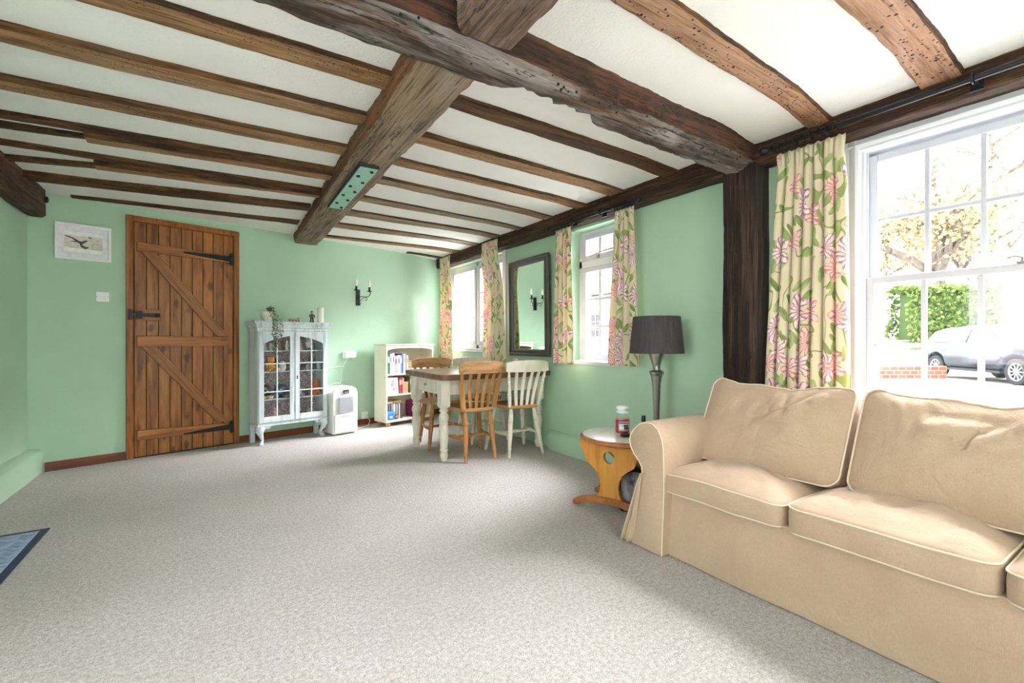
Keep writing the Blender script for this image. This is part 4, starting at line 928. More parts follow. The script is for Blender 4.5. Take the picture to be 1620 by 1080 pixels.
# second shelf
def stand(t):
    m = M(); m.box(-.03, .03, -.012, .03, 0, .008); m.done('stand', colr('#3b2c22', .5), t)
t = item('plate', 'dark floral plate standing at the left of the cabinet middle shelf', 'plate', -.255, .12, S2); stand(t)
m = M(); m.lathe([(0, 0), (.04, 0), (.07, .010), (.069, .013), (.04, .004), (0, .004)], n=28, m=Matrix.Translation(V(0, .012, .076)) @ Matrix.Rotation(PI/2 - .2, 4, 'X')); m.done('plate_disc', colr('#2f3540', .25), t)
m = M()
for a in range(5): m.ball((.03*math.cos(a*1.256), .000 - .006*math.sin(a*1.256), .076 + .03*math.sin(a*1.256)), .014, (1, .25, 1), n=8, m=6)
m.done('painted_flowers', colr('#d9c9a0', .4), t, smooth=180)
lath_item('jar', 'small black and white pot between the dark plate and the blue globe', 'pot', -.18, .07, S2, [(0, 0), (.022, 0), (.03, .02), (.026, .045), (.018, .05), (.02, .058), (0, .06)], '#5d6069')
t = lath_item('globe_ornament', 'shiny blue-silver globe ornament in the cabinet middle', 'ornament', -.095, .115, S2, [(0, 0), (.035, 0), (.03, .008), (.014, .014), (.012, .02), (0, .02)], '#3a4352', .3, .5)
m = M(); m.ball((0, 0, .082), .064, n=24, m=18); m.done('ball', colr('#7d93ad', .12, .85), t, smooth=180)
lath_item('dish', 'grey-blue dish in front of the globe ornament', 'dish', -.04, .07, S2, [(0, 0), (.022, 0), (.04, .012), (.043, .018), (.036, .014), (0, .006)], '#7f8b97', .2)
for i, x in enumerate((-.285, -.215)):
    lath_item('teacup', ('left one of two yellow teacups at the front of the cabinet middle shelf', 'right one of two yellow teacups at the front of the cabinet middle shelf')[i], 'cup', x, .062, S2, [(0, 0), (.016, 0), (.026, .014), (.03, .034), (.027, .034), (.018, .01), (0, .006)], '#d3cf9a', extra=handle(.026, .01, .028, '#d3cf9a', .014))
lath_item('decanter', 'clear glass decanter with round stopper behind the right cabinet door', 'decanter', .105, .12, S2, [(0, 0), (.03, 0), (.036, .02), (.03, .05), (.012, .075), (.012, .1), (.018, .105), (.014, .11), (.02, .125), (.012, .142), (0, .145)], '#b4b4b0', .1, .3)
lath_item('bowl', 'blue glass bowl beneath the decanter behind the right cabinet door', 'bowl', .10, .065, S2, [(0, 0), (.02, 0), (.034, .012), (.04, .03), (.037, .03), (.026, .01), (0, .006)], '#7ea0c8', .15)
lath_item('bottle', 'slim amber bottle between decanter and orange teddy in the cabinet', 'bottle', .175, .12, S2, [(0, 0), (.014, 0), (.016, .01), (.016, .05), (.007, .065), (.007, .085), (0, .086)], '#8d5a2c', .2)
teddy('orange teddy figurine at the right end of the cabinet middle shelf', .265, .10, S2, .16, '#c9793a')
# third shelf
lath_item('jug', 'white jug at the left end of the cabinet third shelf', 'jug', -.285, .165, S3, [(0, 0), (.028, 0), (.036, .03), (.026, .07), (.03, .09), (.027, .09), (.02, .06), (0, .01)], '#e6e2da', extra=handle(.03, .03, .075, '#e6e2da'))
teddy('golden orange teddy figurine behind the left cabinet door, under the trailing plant', -.205, .08, S3, .15, '#d9973f')
lath_item('vase', 'dark plum vase right of the golden teddy in the cabinet', 'vase', -.145, .13, S3, [(0, 0), (.022, 0), (.032, .04), (.028, .08), (.012, .11), (.016, .13), (0, .13)], '#4a2f38', .2)
lath_item('vase', 'white porcelain vase at the middle of the cabinet third shelf', 'vase', -.085, .10, S3, [(0, 0), (.026, 0), (.036, .03), (.034, .06), (.018, .085), (.024, .1), (.02, .1), (0, .09)], '#dcdad8', .2)
lath_item('bowl', 'dark brown bowl left of the smoked goblet behind the right cabinet door', 'bowl', .105, .10, S3, [(0, 0), (.022, 0), (.042, .02), (.052, .05), (.048, .05), (.03, .014), (0, .008)], '#4b3d3c', .3)
lath_item('goblet', 'smoked glass goblet behind the right cabinet door', 'goblet', .235, .11, S3, [(0, 0), (.028, 0), (.024, .006), (.006, .012), (.006, .05), (.026, .07), (.034, .11), (.030, .15), (.027, .15), (.024, .08), (0, .065)], '#6f7f80', .12, .2)
# top shelf
lath_item('jug', 'cream patterned jug at the left end of the cabinet top shelf', 'jug', -.27, .11, S4, [(0, 0), (.028, 0), (.038, .025), (.03, .055), (.032, .07), (.029, .07), (.02, .04), (0, .01)], '#cbc3ae', extra=handle(.032, .02, .06, '#cbc3ae'))
lath_item('tankard', 'brown and pink painted tankard on the cabinet top shelf, left door', 'tankard', -.11, .11, S4, [(0, 0), (.034, 0), (.036, .01), (.03, .05), (.036, .10), (.033, .10), (.026, .05), (0, .02)], '#8d6f60', extra=handle(.034, .025, .085, '#8d6f60'))
lath_item('figurine', 'pale stone figurine on the cabinet top shelf behind the right door', 'figurine', .10, .11, S4, [(0, 0), (.032, 0), (.034, .01), (.022, .03), (.026, .06), (.014, .085), (.02, .10), (.016, .12), (0, .128)], '#b9b2a6', .6)
lath_item('vase', 'green-grey glass vase at the right end of the cabinet top shelf', 'vase', .235, .11, S4, [(0, 0), (.024, 0), (.036, .03), (.028, .055), (.02, .07), (.026, .08), (0, .078)], '#74857d', .15)
# a few more pieces on the two upper shelves
lath_item('tumbler', 'pale glass tumbler between jug and tankard on the cabinet top shelf', 'glass', -.195, .09, S4, [(0, 0), (.024, 0), (.03, .075), (.027, .075), (.021, .006), (0, .006)], '#b9c4c0', .1, n=20)
lath_item('figurine', 'white slender figurine at the right edge of the left cabinet door, top shelf', 'figurine', -.05, .07, S4, [(0, 0), (.018, 0), (.014, .02), (.02, .05), (.010, .075), (.014, .09), (.008, .105), (0, .108)], '#e4e0d6', .5)
lath_item('goblet', 'grey glass goblet between pale figurine and green-grey vase, top shelf', 'goblet', .165, .085, S4, [(0, 0), (.022, 0), (.02, .005), (.005, .01), (.005, .04), (.022, .055), (.026, .09), (.023, .09), (.018, .06), (0, .05)], '#8f9a9a', .12)
lath_item('tumbler', 'cloudy glass tumbler at the right end of the cabinet third shelf', 'glass', .295, .08, S3, [(0, 0), (.022, 0), (.028, .085), (.025, .085), (.019, .006), (0, .006)], '#a9b8ba', .1)
lath_item('jug', 'small grey jug between brown bowl and smoked goblet in the cabinet', 'jug', .17, .075, S3, [(0, 0), (.02, 0), (.028, .02), (.018, .05), (.022, .065), (.019, .065), (.014, .04), (0, .01)], '#8d9294', extra=handle(.022, .02, .055, '#8d9294'))
lath_item('bowl', 'small white bowl in front of the plum vase in the cabinet', 'bowl', -.14, .062, S3, [(0, 0), (.014, 0), (.026, .014), (.032, .034), (.029, .034), (.02, .01), (0, .006)], '#d9d5cc', .2)
# things on top of the cabinet
ZT = 1.2585
t = item('potted_plant', 'trailing plant in a white pot on top of the display cabinet', 'plant', -.235, .095, ZT, group=None)
m = M(); m.lathe([(0, 0), (.036, 0), (.045, .02), (.056, .085), (.058, .10), (.052, .10), (.048, .085), (0, .08)], n=24); m.done('pot', colr('#ece7da', .4), t)
LEAF = plain('trailing_leaf', '#5f6a45', .55, var=.5, vs=40)
rr = random.Random(5); m = M(); st = M()
for k in range(26):
    x0, y0 = rr.uniform(-.02, .06), rr.uniform(-.09, .02); L = rr.choice((.05, .08, .1, .28, .34, .40, .42)) if k > 6 else .05
    pts = [(.0, 0, .085), (x0*.6, y0*.8, .12 + rr.uniform(-.01, .03))]
    ex, ey = x0 + rr.uniform(-.015, .05), min(y0, -.05 - rr.uniform(.095, .12)) if L > .15 else y0 - .02
    if L > .15:
        pts += [(x0*.8, -.09, .10), (ex*.9, -.152, .02)]
        n = int(L/.03)
        for i in range(1, n): pts.append((ex + .012*math.sin(i*1.3 + k), -.165 - .004*rr.random(), .02 - .03*i))
    else: pts += [(ex, ey, .11 + rr.uniform(-.04, .05))]
    st.tube(pts, .0012, n=4)
    P = [V(*p) for p in pts]
    for a, c in zip(P[1:], P[2:]):
        for q in range(3):
            p = a.lerp(c, rr.random()) + V(rr.uniform(-.012, .012), rr.uniform(-.010, .004), rr.uniform(-.008, .008))
            d = V(rr.uniform(-1, 1), rr.uniform(-.7, .2), rr.uniform(-.8, .6)).normalized()*rr.uniform(.008, .014); s = d.cross(V(rr.uniform(-.3, .3), 1, .3)).normalized()*d.length*.5
            v = [m.b.verts.new(w) for w in (p, p + d*.5 + s, p + d*1.15, p + d*.5 - s)]; m.b.faces.new(v)
m.done('foliage', LEAF, t, smooth=0); st.done('stems', colr('#77734f', .7), t)
t = item('animal_figurine', 'small pink and brown reclining animal ornament on top of the cabinet', 'figurine', .03, .09, ZT, .1, group=None)
m = M(); m.ball((-.01, 0, .026), .02, (2.6, .9, .75)); m.ball((.05, 0, .042), .016, (1.2, .8, .9)); m.tube([(.03, 0, .03), (.05, 0, .042)], [.014, .010], n=8); m.done('body', colr('#c59a86', .5), t, smooth=180)
for sg in (-1, 1):
    m = M(); m.tube([(.052, sg*.008, .052), (.066, sg*.02, .066), (.075, sg*.024, .076)], [.004, .003, .001], n=6); m.done('horn', colr('#d8cbb0', .4), t)
for x in (-.05, -.02, .02, .05):
    m = M(); m.tube([(x, 0, .02), (x + .004, -.006, .008), (x + .004, -.006, .0008)], [.006, .005, .005], n=6); m.done('leg', colr('#3c2f2a', .6), t)
t = item('figurine', 'little dark standing person figurine on top of the cabinet, left of the white candle', 'figurine', .225, .09, ZT, group=None)
m = M()
for sg in (-1, 1): m.tube([(sg*.012, 0, .001), (sg*.012, 0, .03), (sg*.009, 0, .055)], [.010, .008, .010], n=8)
m.done('trousers', colr('#2c2a2e', .6), t, smooth=60)
m = M(); m.lathe([(.016, .05), (.02, .065), (.022, .088), (.012, .098), (0, .1)], n=12, sy=.75); m.tube([(-.02, 0, .09), (-.03, -.006, .07), (-.02, -.016, .058)], .006, n=6); m.tube([(.02, 0, .09), (.03, -.006, .07), (.022, -.016, .058)], .006, n=6); m.done('jacket', colr('#6e5548', .6), t, smooth=60)
m = M(); m.ball((0, 0, .112), .013); m.done('head', colr('#caa38c', .5), t, smooth=180); m = M(); m.ball((0, .002, .119), .014, (1.1, 1.1, .6)); m.done('hat', colr('#3a2f2b', .6), t, smooth=180)
t = item('pillar_candle', 'thick white pillar candle at the right end of the cabinet top', 'candle', .325, .10, ZT, group=None)
m = M(); m.lathe([(0, 0), (.033, 0), (.035, .002), (.035, .168), (.033, .172), (.028, .168), (0, .165)], n=28); m.done('wax', MT['candle'], t); m = M(); m.tube([(0, 0, .163), (.001, 0, .178)], .0012, n=5); m.done('wick', colr('#2b2622'), t)

# ================================================================== DEHUMIDIFIER
t = thing('dehumidifier', 'white portable dehumidifier with grey panel between cabinet and bookcase', 'dehumidifier', bwp(1.176, .405), BRZ)
m = M(); hw, dp, h = .15, .22, .53
prof2 = [(-hw, .02), (-hw + .012, 0), (hw - .012, 0), (hw, .02), (hw, h*.86), (hw - .012, h*.93), (hw - .05, h*.985), (hw*.4, h), (-hw*.4, h), (-hw + .05, h*.985), (-hw + .012, h*.93), (-hw, h*.86)]
m.rings([[V(x*k, y - .018*math.sin(PI*min(1, max(0, z/h))) * (1 if y < .1 else 0), .012 + (z)*kz) for x, z in prof2] for y, k, kz in ((.006, .96, .985), (.018, .995, .998), (.03, 1, 1), (dp*.9, 1, 1), (dp, .93, .97))]); m.done('housing', MT['whiteplastic'], t, bevel=.006, seg=3)
m = M(); m.box(-.085, .085, -.020, -.008, .245, .43); g = m.done('grille', colr('#bcbec3', .5), t, bevel=.003)
m = M(); [m.box(-.08, .08, -.0235, -.020, .252 + .0115*i, .257 + .0115*i) for i in range(15)]; m.done('louvres', colr('#a0a3a9', .5), g)
m = M(); m.box(-.135, .135, -.016, .0, .03, .235); m.done('water_tank', MT['whiteplastic'], t, bevel=.008)
m = M(); m.box(-.05, .05, -.019, -.014, .205, .22); m.done('tank_handle', colr('#a9abad', .5), t, bevel=.002)
m = M(); m.prism([(-.03, .462), (.03, .462), (.034, .49), (.028, .505), (-.028, .505), (-.034, .49)], -.017, -.004, lambda u, v, w: V(u, w, v)); p = m.done('control_panel', colr('#3a4048', .25), t, bevel=.002)
m = M(); [m.box(x - .006, x + .006, -.0185, -.017, .474, .482) for x in (-.016, .0, .016)]; m.done('button', colr('#9aa2ab', .4), p)
for x in (-.12, .12):
    m = M(); m.lathe([(0, 0), (.014, .0), (.014, .014), (0, .014)], n=12, c=(x, .05, 0)); m.lathe([(0, 0), (.014, .0), (.014, .014), (0, .014)], n=12, c=(x, .18, 0)); m.done('foot', colr('#b9bbbc', .5), t)
def bl(s, d, z): return tuple(bwp(s, d, z))
c1 = M(); c1.tube([bl(1.385, .06, .862), bl(1.37, .05, .82), bl(1.33, .04, .75), bl(1.315, .03, .68), bl(1.32, .03, .60), bl(1.29, .05, .545), bl(1.22, .09, .56), bl(1.13, .12, .545), bl(1.04, .10, .50), bl(1.02, .08, .40), bl(1.02, .1, .26), bl(1.04, .17, .2)], .0035, n=6)
tag(c1.done('power_cable', MT['whiteplastic']), 'white cable looping from the wall socket down behind the dehumidifier', 'cable')
c1 = M(); c1.tube([bl(1.64, .02, .13), bl(1.64, .06, .10), bl(1.66, .10, .06), bl(1.60, .16, .01), bl(1.48, .2, .007), bl(1.40, .21, .007), bl(1.345, .22, .03)], .0035, n=6)
tag(c1.done('power_cable', MT['whiteplastic']), 'white cable looping from the low socket to the foot of the dehumidifier', 'cable')

# ================================================================== BOOKCASE AND BOOKS
BW = bwp(2.069, .3876)
def bk(x, y, z): return V(BW.x + UX*x - UY*y, BW.y + UY*x + UX*y, z)
k = thing('bookcase', 'cream open bookcase with bun feet against the far wall', 'bookcase', BW, BRZ)
CR = MT['cream']; hw, dp = .36, .27
m = M(); m.box(-hw, -hw + .02, 0, dp, .05, 1.0); m.box(hw - .02, hw, 0, dp, .05, 1.0); m.box(-hw + .02, hw - .02, dp - .008, dp, .06, 1.0); m.box(-hw + .02, hw - .02, .004, dp - .008, .05, .078); m.done('carcass', CR, k, bevel=.002)
m = M(); m.box(-hw - .012, hw + .012, -.012, dp, 1.0, 1.017); m.done('top_board', wood('cream_top_board', ('#c9b795', '#e2d6bd', '#eee5d2'), 0, 10, 1.2, .4, .1), k, bevel=.004)
for z in (.639, .384):
    m = M(); m.box(-hw + .02, hw - .02, .004, dp - .008, z - .009, z + .009); m.done('shelf', CR, k, bevel=.002)
m = M(); xs = [-hw + .02 + (2*hw - .04)*i/24 for i in range(25)]
m.prism([(x, .968 - .028*(abs(x)/.34)**4 + .0) for x in xs] + [(xs[-1], 1.0), (xs[0], 1.0)], .002, .016, lambda u, v, w: V(u, w, v)); m.done('arched_valance', CR, k, bevel=.001)
for x in (-hw + .05, hw - .05):
    for y in (.04, dp - .05):
        m = M(); m.lathe([(0, 0), (.022, 0), (.034, .014), (.036, .026), (.026, .042), (.02, .05), (0, .05)], c=(x, y, 0), n=16); m.done('bun_foot', MT['pine'], k, smooth=60)
PAGE = colr('#ece6d8', .8)
def book(x, z, th, h, hx, label, d=.17, y=.03, lean=0, flat=False, w=None, group='books in the bookcase', name='book', rz=0, cat='book'):
    """upright: th along the shelf, h tall; flat: lying, w along the shelf"""
    t = thing(name, label, cat, bk(x, y, z), BRZ + rz, group); c = colr(hx, .45)
    R_ = (0, lean, 0)
    if flat:
        m = M(); m.box(-w/2, w/2, 0, d, 0, .003); m.box(-w/2, w/2, 0, d, th - .003, th); m.box(-w/2, w/2, -.001, .003, 0, th); m.done('cover', c, t, rot=R_)
        m = M(); m.box(-w/2 + .004, w/2 - .004, .003, d - .005, .003, th - .003); m.done('pages', PAGE, t, rot=R_)
    else:
        m = M(); m.box(-th/2, -th/2 + .002, 0, d, 0, h); m.box(th/2 - .002, th/2, 0, d, 0, h); m.box(-th/2, th/2, -.002, .002, 0, h); m.done('cover', c, t, rot=R_, bevel=.0008)
        m = M(); m.box(-th/2 + .002, th/2 - .002, .002, d - .006, .003, h - .005); m.done('pages', PAGE, t, rot=R_)
        if h > .15 and th > .02:
            m = M(); m.box(-th*.25, th*.25, -.0028, -.002, h*.55, h*.85); m.done('spine_title', colr('#e9e2d0' if sum(lin(hx)[:3]) < .9 else '#5b5a63', .5), t, rot=R_)
    return t
G1 = 'books upright on the bookcase top shelf'; z = .6485; x = -.336
for hx, th, h, lb in (('#5a4636', .012, .245, 'thin brown book at the left end of the bookcase top shelf'), ('#1f5f46', .036, .25, 'thick dark green book on the bookcase top shelf'), ('#c9ccd2', .026, .248, 'pale grey book right of the dark green one'),
                      ('#efeae4', .034, .255, 'tall white book between the pale grey and the mauve ones'), ('#b48fb5', .040, .215, 'thick mauve book on the bookcase top shelf'), ('#e6e6f2', .044, .228, 'thick white-lavender book right of the mauve one'),
                      ('#5b7fc0', .022, .232, 'mid blue book on the bookcase top shelf'), ('#3d5a97', .018, .245, 'deep blue book beside the mid blue one'), ('#f0eeea', .028, .24, 'white book right of the deep blue one'),
                      ('#8a6a55', .018, .225, 'brown book near the stack on the bookcase top shelf'), ('#ddd3c0', .024, .22, 'cream book next to the lying stack, top shelf')):
    book(x + th/2, z, th - .001, h, hx, lb, group=G1); x += th + .0015
book(-.21, z + .258, .016, 0, '#4b4b50', 'dark book lying flat on top of the upright books', flat=True, w=.17, d=.13, y=.03, rz=.06)
G2 = 'books lying stacked on the bookcase top shelf'; zz = z
for hx, th, lb, w in (('#e8e6e3', .03, 'white book at the bottom of the lying stack, top shelf', .22), ('#d3d2d5', .034, 'pale grey book second from the bottom of the lying stack', .215), ('#3e3d44', .014, 'thin black book in the middle of the lying stack', .20), ('#e4e1de', .032, 'white book above the thin black one in the lying stack', .21), ('#77757c', .03, 'grey book second from the top of the lying stack', .22), ('#2f2f35', .02, 'black book on top of the lying stack, askew', .18)):
    book(.16, zz, th, 0, hx, lb, flat=True, w=w, group=G2, rz=.04*math.sin(zz*90)); zz += th + .0008
z = .3935
t = thing('photo_frame', 'white photo frame standing on the bookcase middle shelf', 'photo frame', bk(-.235, .045, z), BRZ)
m = M(); rect_frame(m, .135, .205, [(0, 0), (0, .012), (.002, .014), (.020, .014), (.022, .01), (.022, .004)]); fr = m.done('frame', MT['white'], t, smooth=30, loc=(0, 0, .105), rot=(-.10, 0, 0))
m = M(); m.box(-.046, .046, -.006, -.003, -.08, .08); m.done('mount', colr('#f3f1ee', .6), t, loc=(0, 0, .105), rot=(-.10, 0, 0))
nm = NM('small_photograph'); PH = nm.bsdf(nm.ramp(nm.noise(nm.coord('Object', (30, 30, 22)), 1.0, 4), [(.35, '#4e5968'), (.5, '#9aa6b4'), (.62, '#b98f8c')]), .3)
m = M(); m.box(-.033, .033, -.0075, -.006, -.058, .062); m.done('photograph', PH, t, loc=(0, 0, .105), rot=(-.10, 0, 0))
m = M(); m.prism([(.0, .0), (.055, .0), (.02, .13)], -.012, .012, lambda u, v, w: V(w, u, v)); m.done('strut', colr('#4a4a4a'), t)
G3 = 'books on the bookcase middle shelf'
for xx, hx, th, h, lb in ((-.325, '#e2d9c4', .024, .20, 'cream book behind the photo frame, left end of the middle shelf'), (-.142, '#a5474a', .024, .20, 'dull red book right of the photo frame'), (-.117, '#8a2f37', .022, .205, 'dark red book beside the dull red one'), (-.093, '#c98f86', .02, .195, 'dusty pink book beside the dark red one'),
                          (.02, '#6b7c58', .03, .2, 'olive book hidden behind the far pine chair back'), (.054, '#dad4c8', .03, .21, 'ivory book behind the far pine chair back'), (.088, '#50607a', .03, .19, 'slate blue book behind the far pine chair back')):
    book(xx, z, th, h, hx, lb, group=G3)
t = thing('storage_box', 'plain brown box on the bookcase middle shelf', 'box', bk(-.045, .04, z), BRZ); m = M(); m.box(-.033, .033, 0, .15, 0, .12); m.done('body', colr('#b98a5e', .7), t, bevel=.002); m = M(); m.box(-.035, .035, -.002, .152, .12, .14); m.done('lid', colr('#cda072', .7), t, bevel=.002)
z = .0785; x = -.337
G4 = 'discs and books upright on the bookcase bottom shelf'
pal = (('#2d2f36', 'black'), ('#d8d8da', 'white'), ('#3f4f5d', 'slate'), ('#e8e4dd', 'ivory'), ('#5a3a3c', 'maroon'), ('#c7c9ce', 'silver-grey'), ('#b0628f', 'pink'), ('#eceaea', 'bright white'), ('#33343a', 'charcoal'), ('#c9cdd8', 'pale blue-grey'), ('#27282e', 'jet black'), ('#dcd9d2', 'off-white'), ('#414b57', 'blue-black'), ('#6a4a55', 'plum-brown'))
for i in range(14):
    hx, nm_ = pal[i]; book(x + .0085, z, .0155, .187 + .004*((i*7) % 3), hx, f'{nm_} disc case standing on the bookcase bottom shelf, number %s from the left' % ('one two three four five six seven eight nine ten eleven twelve thirteen fourteen'.split()[i]), d=.13, y=.11 if i < 7 else .04, group=G4, name='disc_case', cat='disc case'); x += .0165
book(-.275, z + .198, .020, 0, '#cdbf9d', 'cream book lying over the disc cases, left end of bottom shelf', flat=True, w=.10, d=.14, y=.06)
book(-.275, z + .219, .022, 0, '#6d5a3c', 'brown book lying on the cream one, left end of bottom shelf', flat=True, w=.105, d=.14, y=.06, rz=.05)
book(-.165, z + .198, .030, 0, '#9d8355', 'thick tan book lying over the disc cases, right of the cream one', flat=True, w=.11, d=.15, y=.05)
x = .06
for hx, th, h, lb in (('#8c2f6f', .034, .205, 'thick magenta book seen between the table legs'), ('#c0468d', .022, .2, 'bright pink book seen between the table legs'), ('#5d2a55', .03, .21, 'dark purple book seen between the table legs'), ('#2b2733', .026, .2, 'near-black book seen between the table legs'), ('#a03f7c', .024, .19, 'raspberry book at the right of the purple ones'), ('#d9d5ce', .022, .2, 'white book at the right end of the bottom shelf row')):
    book(x + th/2, z, th - .001, h, hx, lb, group='books on the bookcase bottom shelf'); x += th + .001
t = thing('storage_box', 'bright blue lidded box with a white label on the bookcase bottom shelf', 'box', bk(-.283, .012, z), BRZ)
m = M(); m.box(-.052, .052, 0, .09, 0, .075); m.done('body', colr('#2f7fc4', .5), t, bevel=.002); m = M(); m.box(-.055, .055, -.003, .093, .075, .10); m.done('lid', colr('#3d8fd2', .5), t, bevel=.003)
m = M(); m.box(-.02, .02, -.002, 0, .025, .05); m.box(-.012, .012, -.0045, -.002, .03, .045); m.done('label_holder', colr('#dfe7ee', .5), t)
t = thing('trinket_pot', 'small round brown trinket pot beside the blue box', 'pot', bk(-.198, .03, z), BRZ)
m = M(); m.lathe([(0, 0), (.018, 0), (.03, .018), (.028, .04), (.02, .048), (0, .05)], n=16); m.done('body', colr('#a58a72', .5), t, smooth=60); m = M(); m.lathe([(.02, .048), (.018, .056), (.004, .062), (.006, .068), (0, .07)], n=16); m.done('lid', colr('#6e4a44', .5), t, smooth=60)

# ================================================================== DINING TABLE AND CHAIRS
T = thing('dining_table', 'farmhouse dining table with rough brown top and cream turned legs', 'table', (2.197, 4.0, 0))
WW = MT['whitewood']
m = M(); P = resample(rrect(.595, .47, .07, 5), 90); m.rings([[V(v.x*k + .0015*noise.noise(V(v.x*20, v.y*20, 2)), v.y*k, z) for v in P] for k, z in ((.99, .716), (1, .722), (1, .758), (.994, .765))]); m.done('table_top', MT['tabletop'], T, smooth=40)
m = M(); m.rings([[V(v.x*.975, v.y*.965, z) for v in P] for z in (.7648, .7662)]); T_ = m.done('worn_surface', wood('pale_worn_table_surface', ('#9c8a78', '#c3b4a2', '#d9cebf'), 0, 12, 1.2, .24, .15), T, smooth=30)  # thin pale sheet; the window's reflection on the table is painted into its colour
m = M(); ax, ay = .513, .323
m.box(-ax, ax, -ay - .012, -ay + .012, .578, .716); m.box(-ax, ax, ay - .012, ay + .012, .578, .716); m.box(-ax - .012, -ax + .012, -ay, ay, .578, .716); m.box(ax - .012, ax + .012, -ay, ay, .578, .716); m.done('apron', WW, T, bevel=.002)
m = M(); m.box(-ax - .022, -ax - .010, -.19, .19, .602, .705); d = m.done('drawer', WW, T, bevel=.004)
m = M(); m.lathe([(0, 0), (.005, 0), (.005, .01), (.014, .016), (.016, .024), (.01, .03), (0, .031)], n=12, m=Matrix.Translation(V(-ax - .022, 0, .652)) @ Matrix.Rotation(-PI/2, 4, 'Y')); m.done('knob', MT['silver'], d, smooth=60)
TL = [(.478, .043), (.468, .044), (.462, .032), (.452, .032), (.446, .040), (.438, .041), (.432, .030), (.424, .030), (.412, .037), (.395, .044), (.375, .046), (.355, .042), (.342, .034), (.336, .040), (.326, .041), (.318, .036), (.300, .043), (.26, .045), (.20, .040), (.14, .033), (.11, .029), (.104, .036), (.094, .038), (.088, .030), (.078, .028), (.06, .034), (.045, .036), (.025, .028), (.004, .024), (0, .022)]
for sx in (-1, 1):
    for sy in (-1, 1):
        cx, cy = sx*ax, sy*ay; m = M(); m.box(cx - .043, cx + .043, cy - .043, cy + .043, .478, .7155); m.lathe([(r, z) for z, r in TL], c=(cx, cy, 0), n=22); m.done('leg', WW, T, smooth=35, bevel=.002)

def chair(kind, label, loc, rz, group):
    pine = kind == 'pine'
    WD, HZ = (MT['pine'], MT['pineh']) if pine else (WW, WW)
    t = thing('dining_chair', label, 'chair', loc, rz, group)
    out = []
    for i in range(40):
        a = 2*PI*i/40; c_, s_ = math.cos(a), math.sin(a)
        k = 1/((abs(c_)**3.2 + abs(s_)**3.2)**(1/3.2)); wx = .205 if s_ > 0 else .19
        out.append((wx*k*c_, .195*k*s_))
    m = M(); m.rings([[V(x*k, y*k, z) for x, y in out] for k, z in ((.95, .432), (1, .438), (1.005, .452), (.99, .464), (.8, .462), (.4, .456))]); m.done('seat', MT['pineh'], t, smooth=50)
    F = [(0, .016), (.08, .019), (.22, .0235), (.26, .024), (.27, .019), (.285, .024), (.30, .019), (.315, .024), (.34, .021), (.55, .023), (.72, .018), (.80, .0165), (.81, .021), (.83, .021), (.84, .015), (.97, .014), (1, .013)]
    bx = .145 if pine else .18
    legs = {}
    for sx in (-1, 1):
        for nm_, p0, p1 in (('f', (sx*.15, .135, .435), (sx*.218, .205, 0)), ('b', (sx*.12, -.135, .435), (sx*bx, -.205, 0))):
            m = M(); m.leg(p0, p1, F, n=12); m.done('leg', WD, t, smooth=35); legs[(sx, nm_)] = (V(*p0), V(*p1))
    at = lambda s, n_, u: legs[(s, n_)][0].lerp(legs[(s, n_)][1], u)
    SP = [(0, .009), (.2, .0115), (.42, .014), (.46, .018), (.5, .0185), (.54, .018), (.58, .014), (.8, .0115), (1, .009)]
    m = M(); mids = []
    for s in (-1, 1):
        a, c = at(s, 'f', .56), at(s, 'b', .56); m.leg(a, c, SP, n=10); mids.append((a + c)/2)
    m.leg(mids[0], mids[1], SP, n=10); m.done('stretcher', WD, t, smooth=40)
    def backy(z): u = (z - .455)/.42; return -.165 - .11*u + .028*math.sin(PI*u)
    def railx(x): return -.045*(1 - (x/.22)**2)
    m = M(); n = 24; R = []
    for i in range(n + 1):
        x = -.222 + .444*i/n; e = 1 - (abs(x)/.222)**6; hgt = .095*(.82 + .18*e); zc = .822 - .004*(1 - e); y = backy(.82) + railx(x) + .02
        zt_ = zc + hgt/2 + .012*(1 - (x/.222)**2); R.append([V(x, y - .011, zc - hgt/2), V(x, y + .009, zc - hgt/2), V(x, y + .012, zt_ - .008), V(x, y + .004, zt_), V(x, y - .008, zt_), V(x, y - .014, zt_ - .010)])
    m.rings(R); m.done('top_rail', HZ, t, smooth=40)
    nsl = 4
    xs = [-.098, -.033, .033, .098]
    for x in xs:
        m = M(); R = []
        for i in range(15):
            u = i/14; z = .458 + .328*u; xx = x*(.86 + .36*u); y = backy(z) + (railx(xx) + .02)*u; w = .0135 + .003*math.sin(PI*u); R.append([V(xx - w, y - .005, z), V(xx + w, y - .005, z), V(xx + w, y + .005, z), V(xx - w, y + .005, z)])
        m.rings(R); m.done('back_slat', WD, t, smooth=40)
    for s in (-1, 1):
        m = M(); x = s*.155
        if pine:
            R = []
            for i in range(17):
                u = i/16; z = .458 + .335*u; xx = x*(.98 + .28*u); y = backy(z) + (railx(xx) + .02)*u; w = .021 - .010*u + .008*math.sin(PI*u*.8)*(u < .75); R.append([V(xx - w, y - .009, z), V(xx + w, y - .009, z), V(xx + w, y + .009, z), V(xx - w, y + .009, z)])
            m.rings(R)
        else:
            p0, p1 = V(x*.98, backy(.458), .455), V(x*1.24, backy(.79) + railx(x*1.24) + .02, .79)
            m.leg(p0, p1, [(0, .014), (.1, .017), (.3, .019), (.5, .015), (.6, .012), (.62, .017), (.64, .012), (.67, .017), (.70, .012), (.8, .014), (.82, .018), (.85, .012), (1, .010)], n=12)
        m.done('back_post', WD, t, smooth=40)
    return t
CG = 'farmhouse chairs around the dining table'
c1 = chair('pine', 'waxed pine slat-back chair in front of the table, back to the viewer', (1.966, 3.710, 0), -.02, CG)
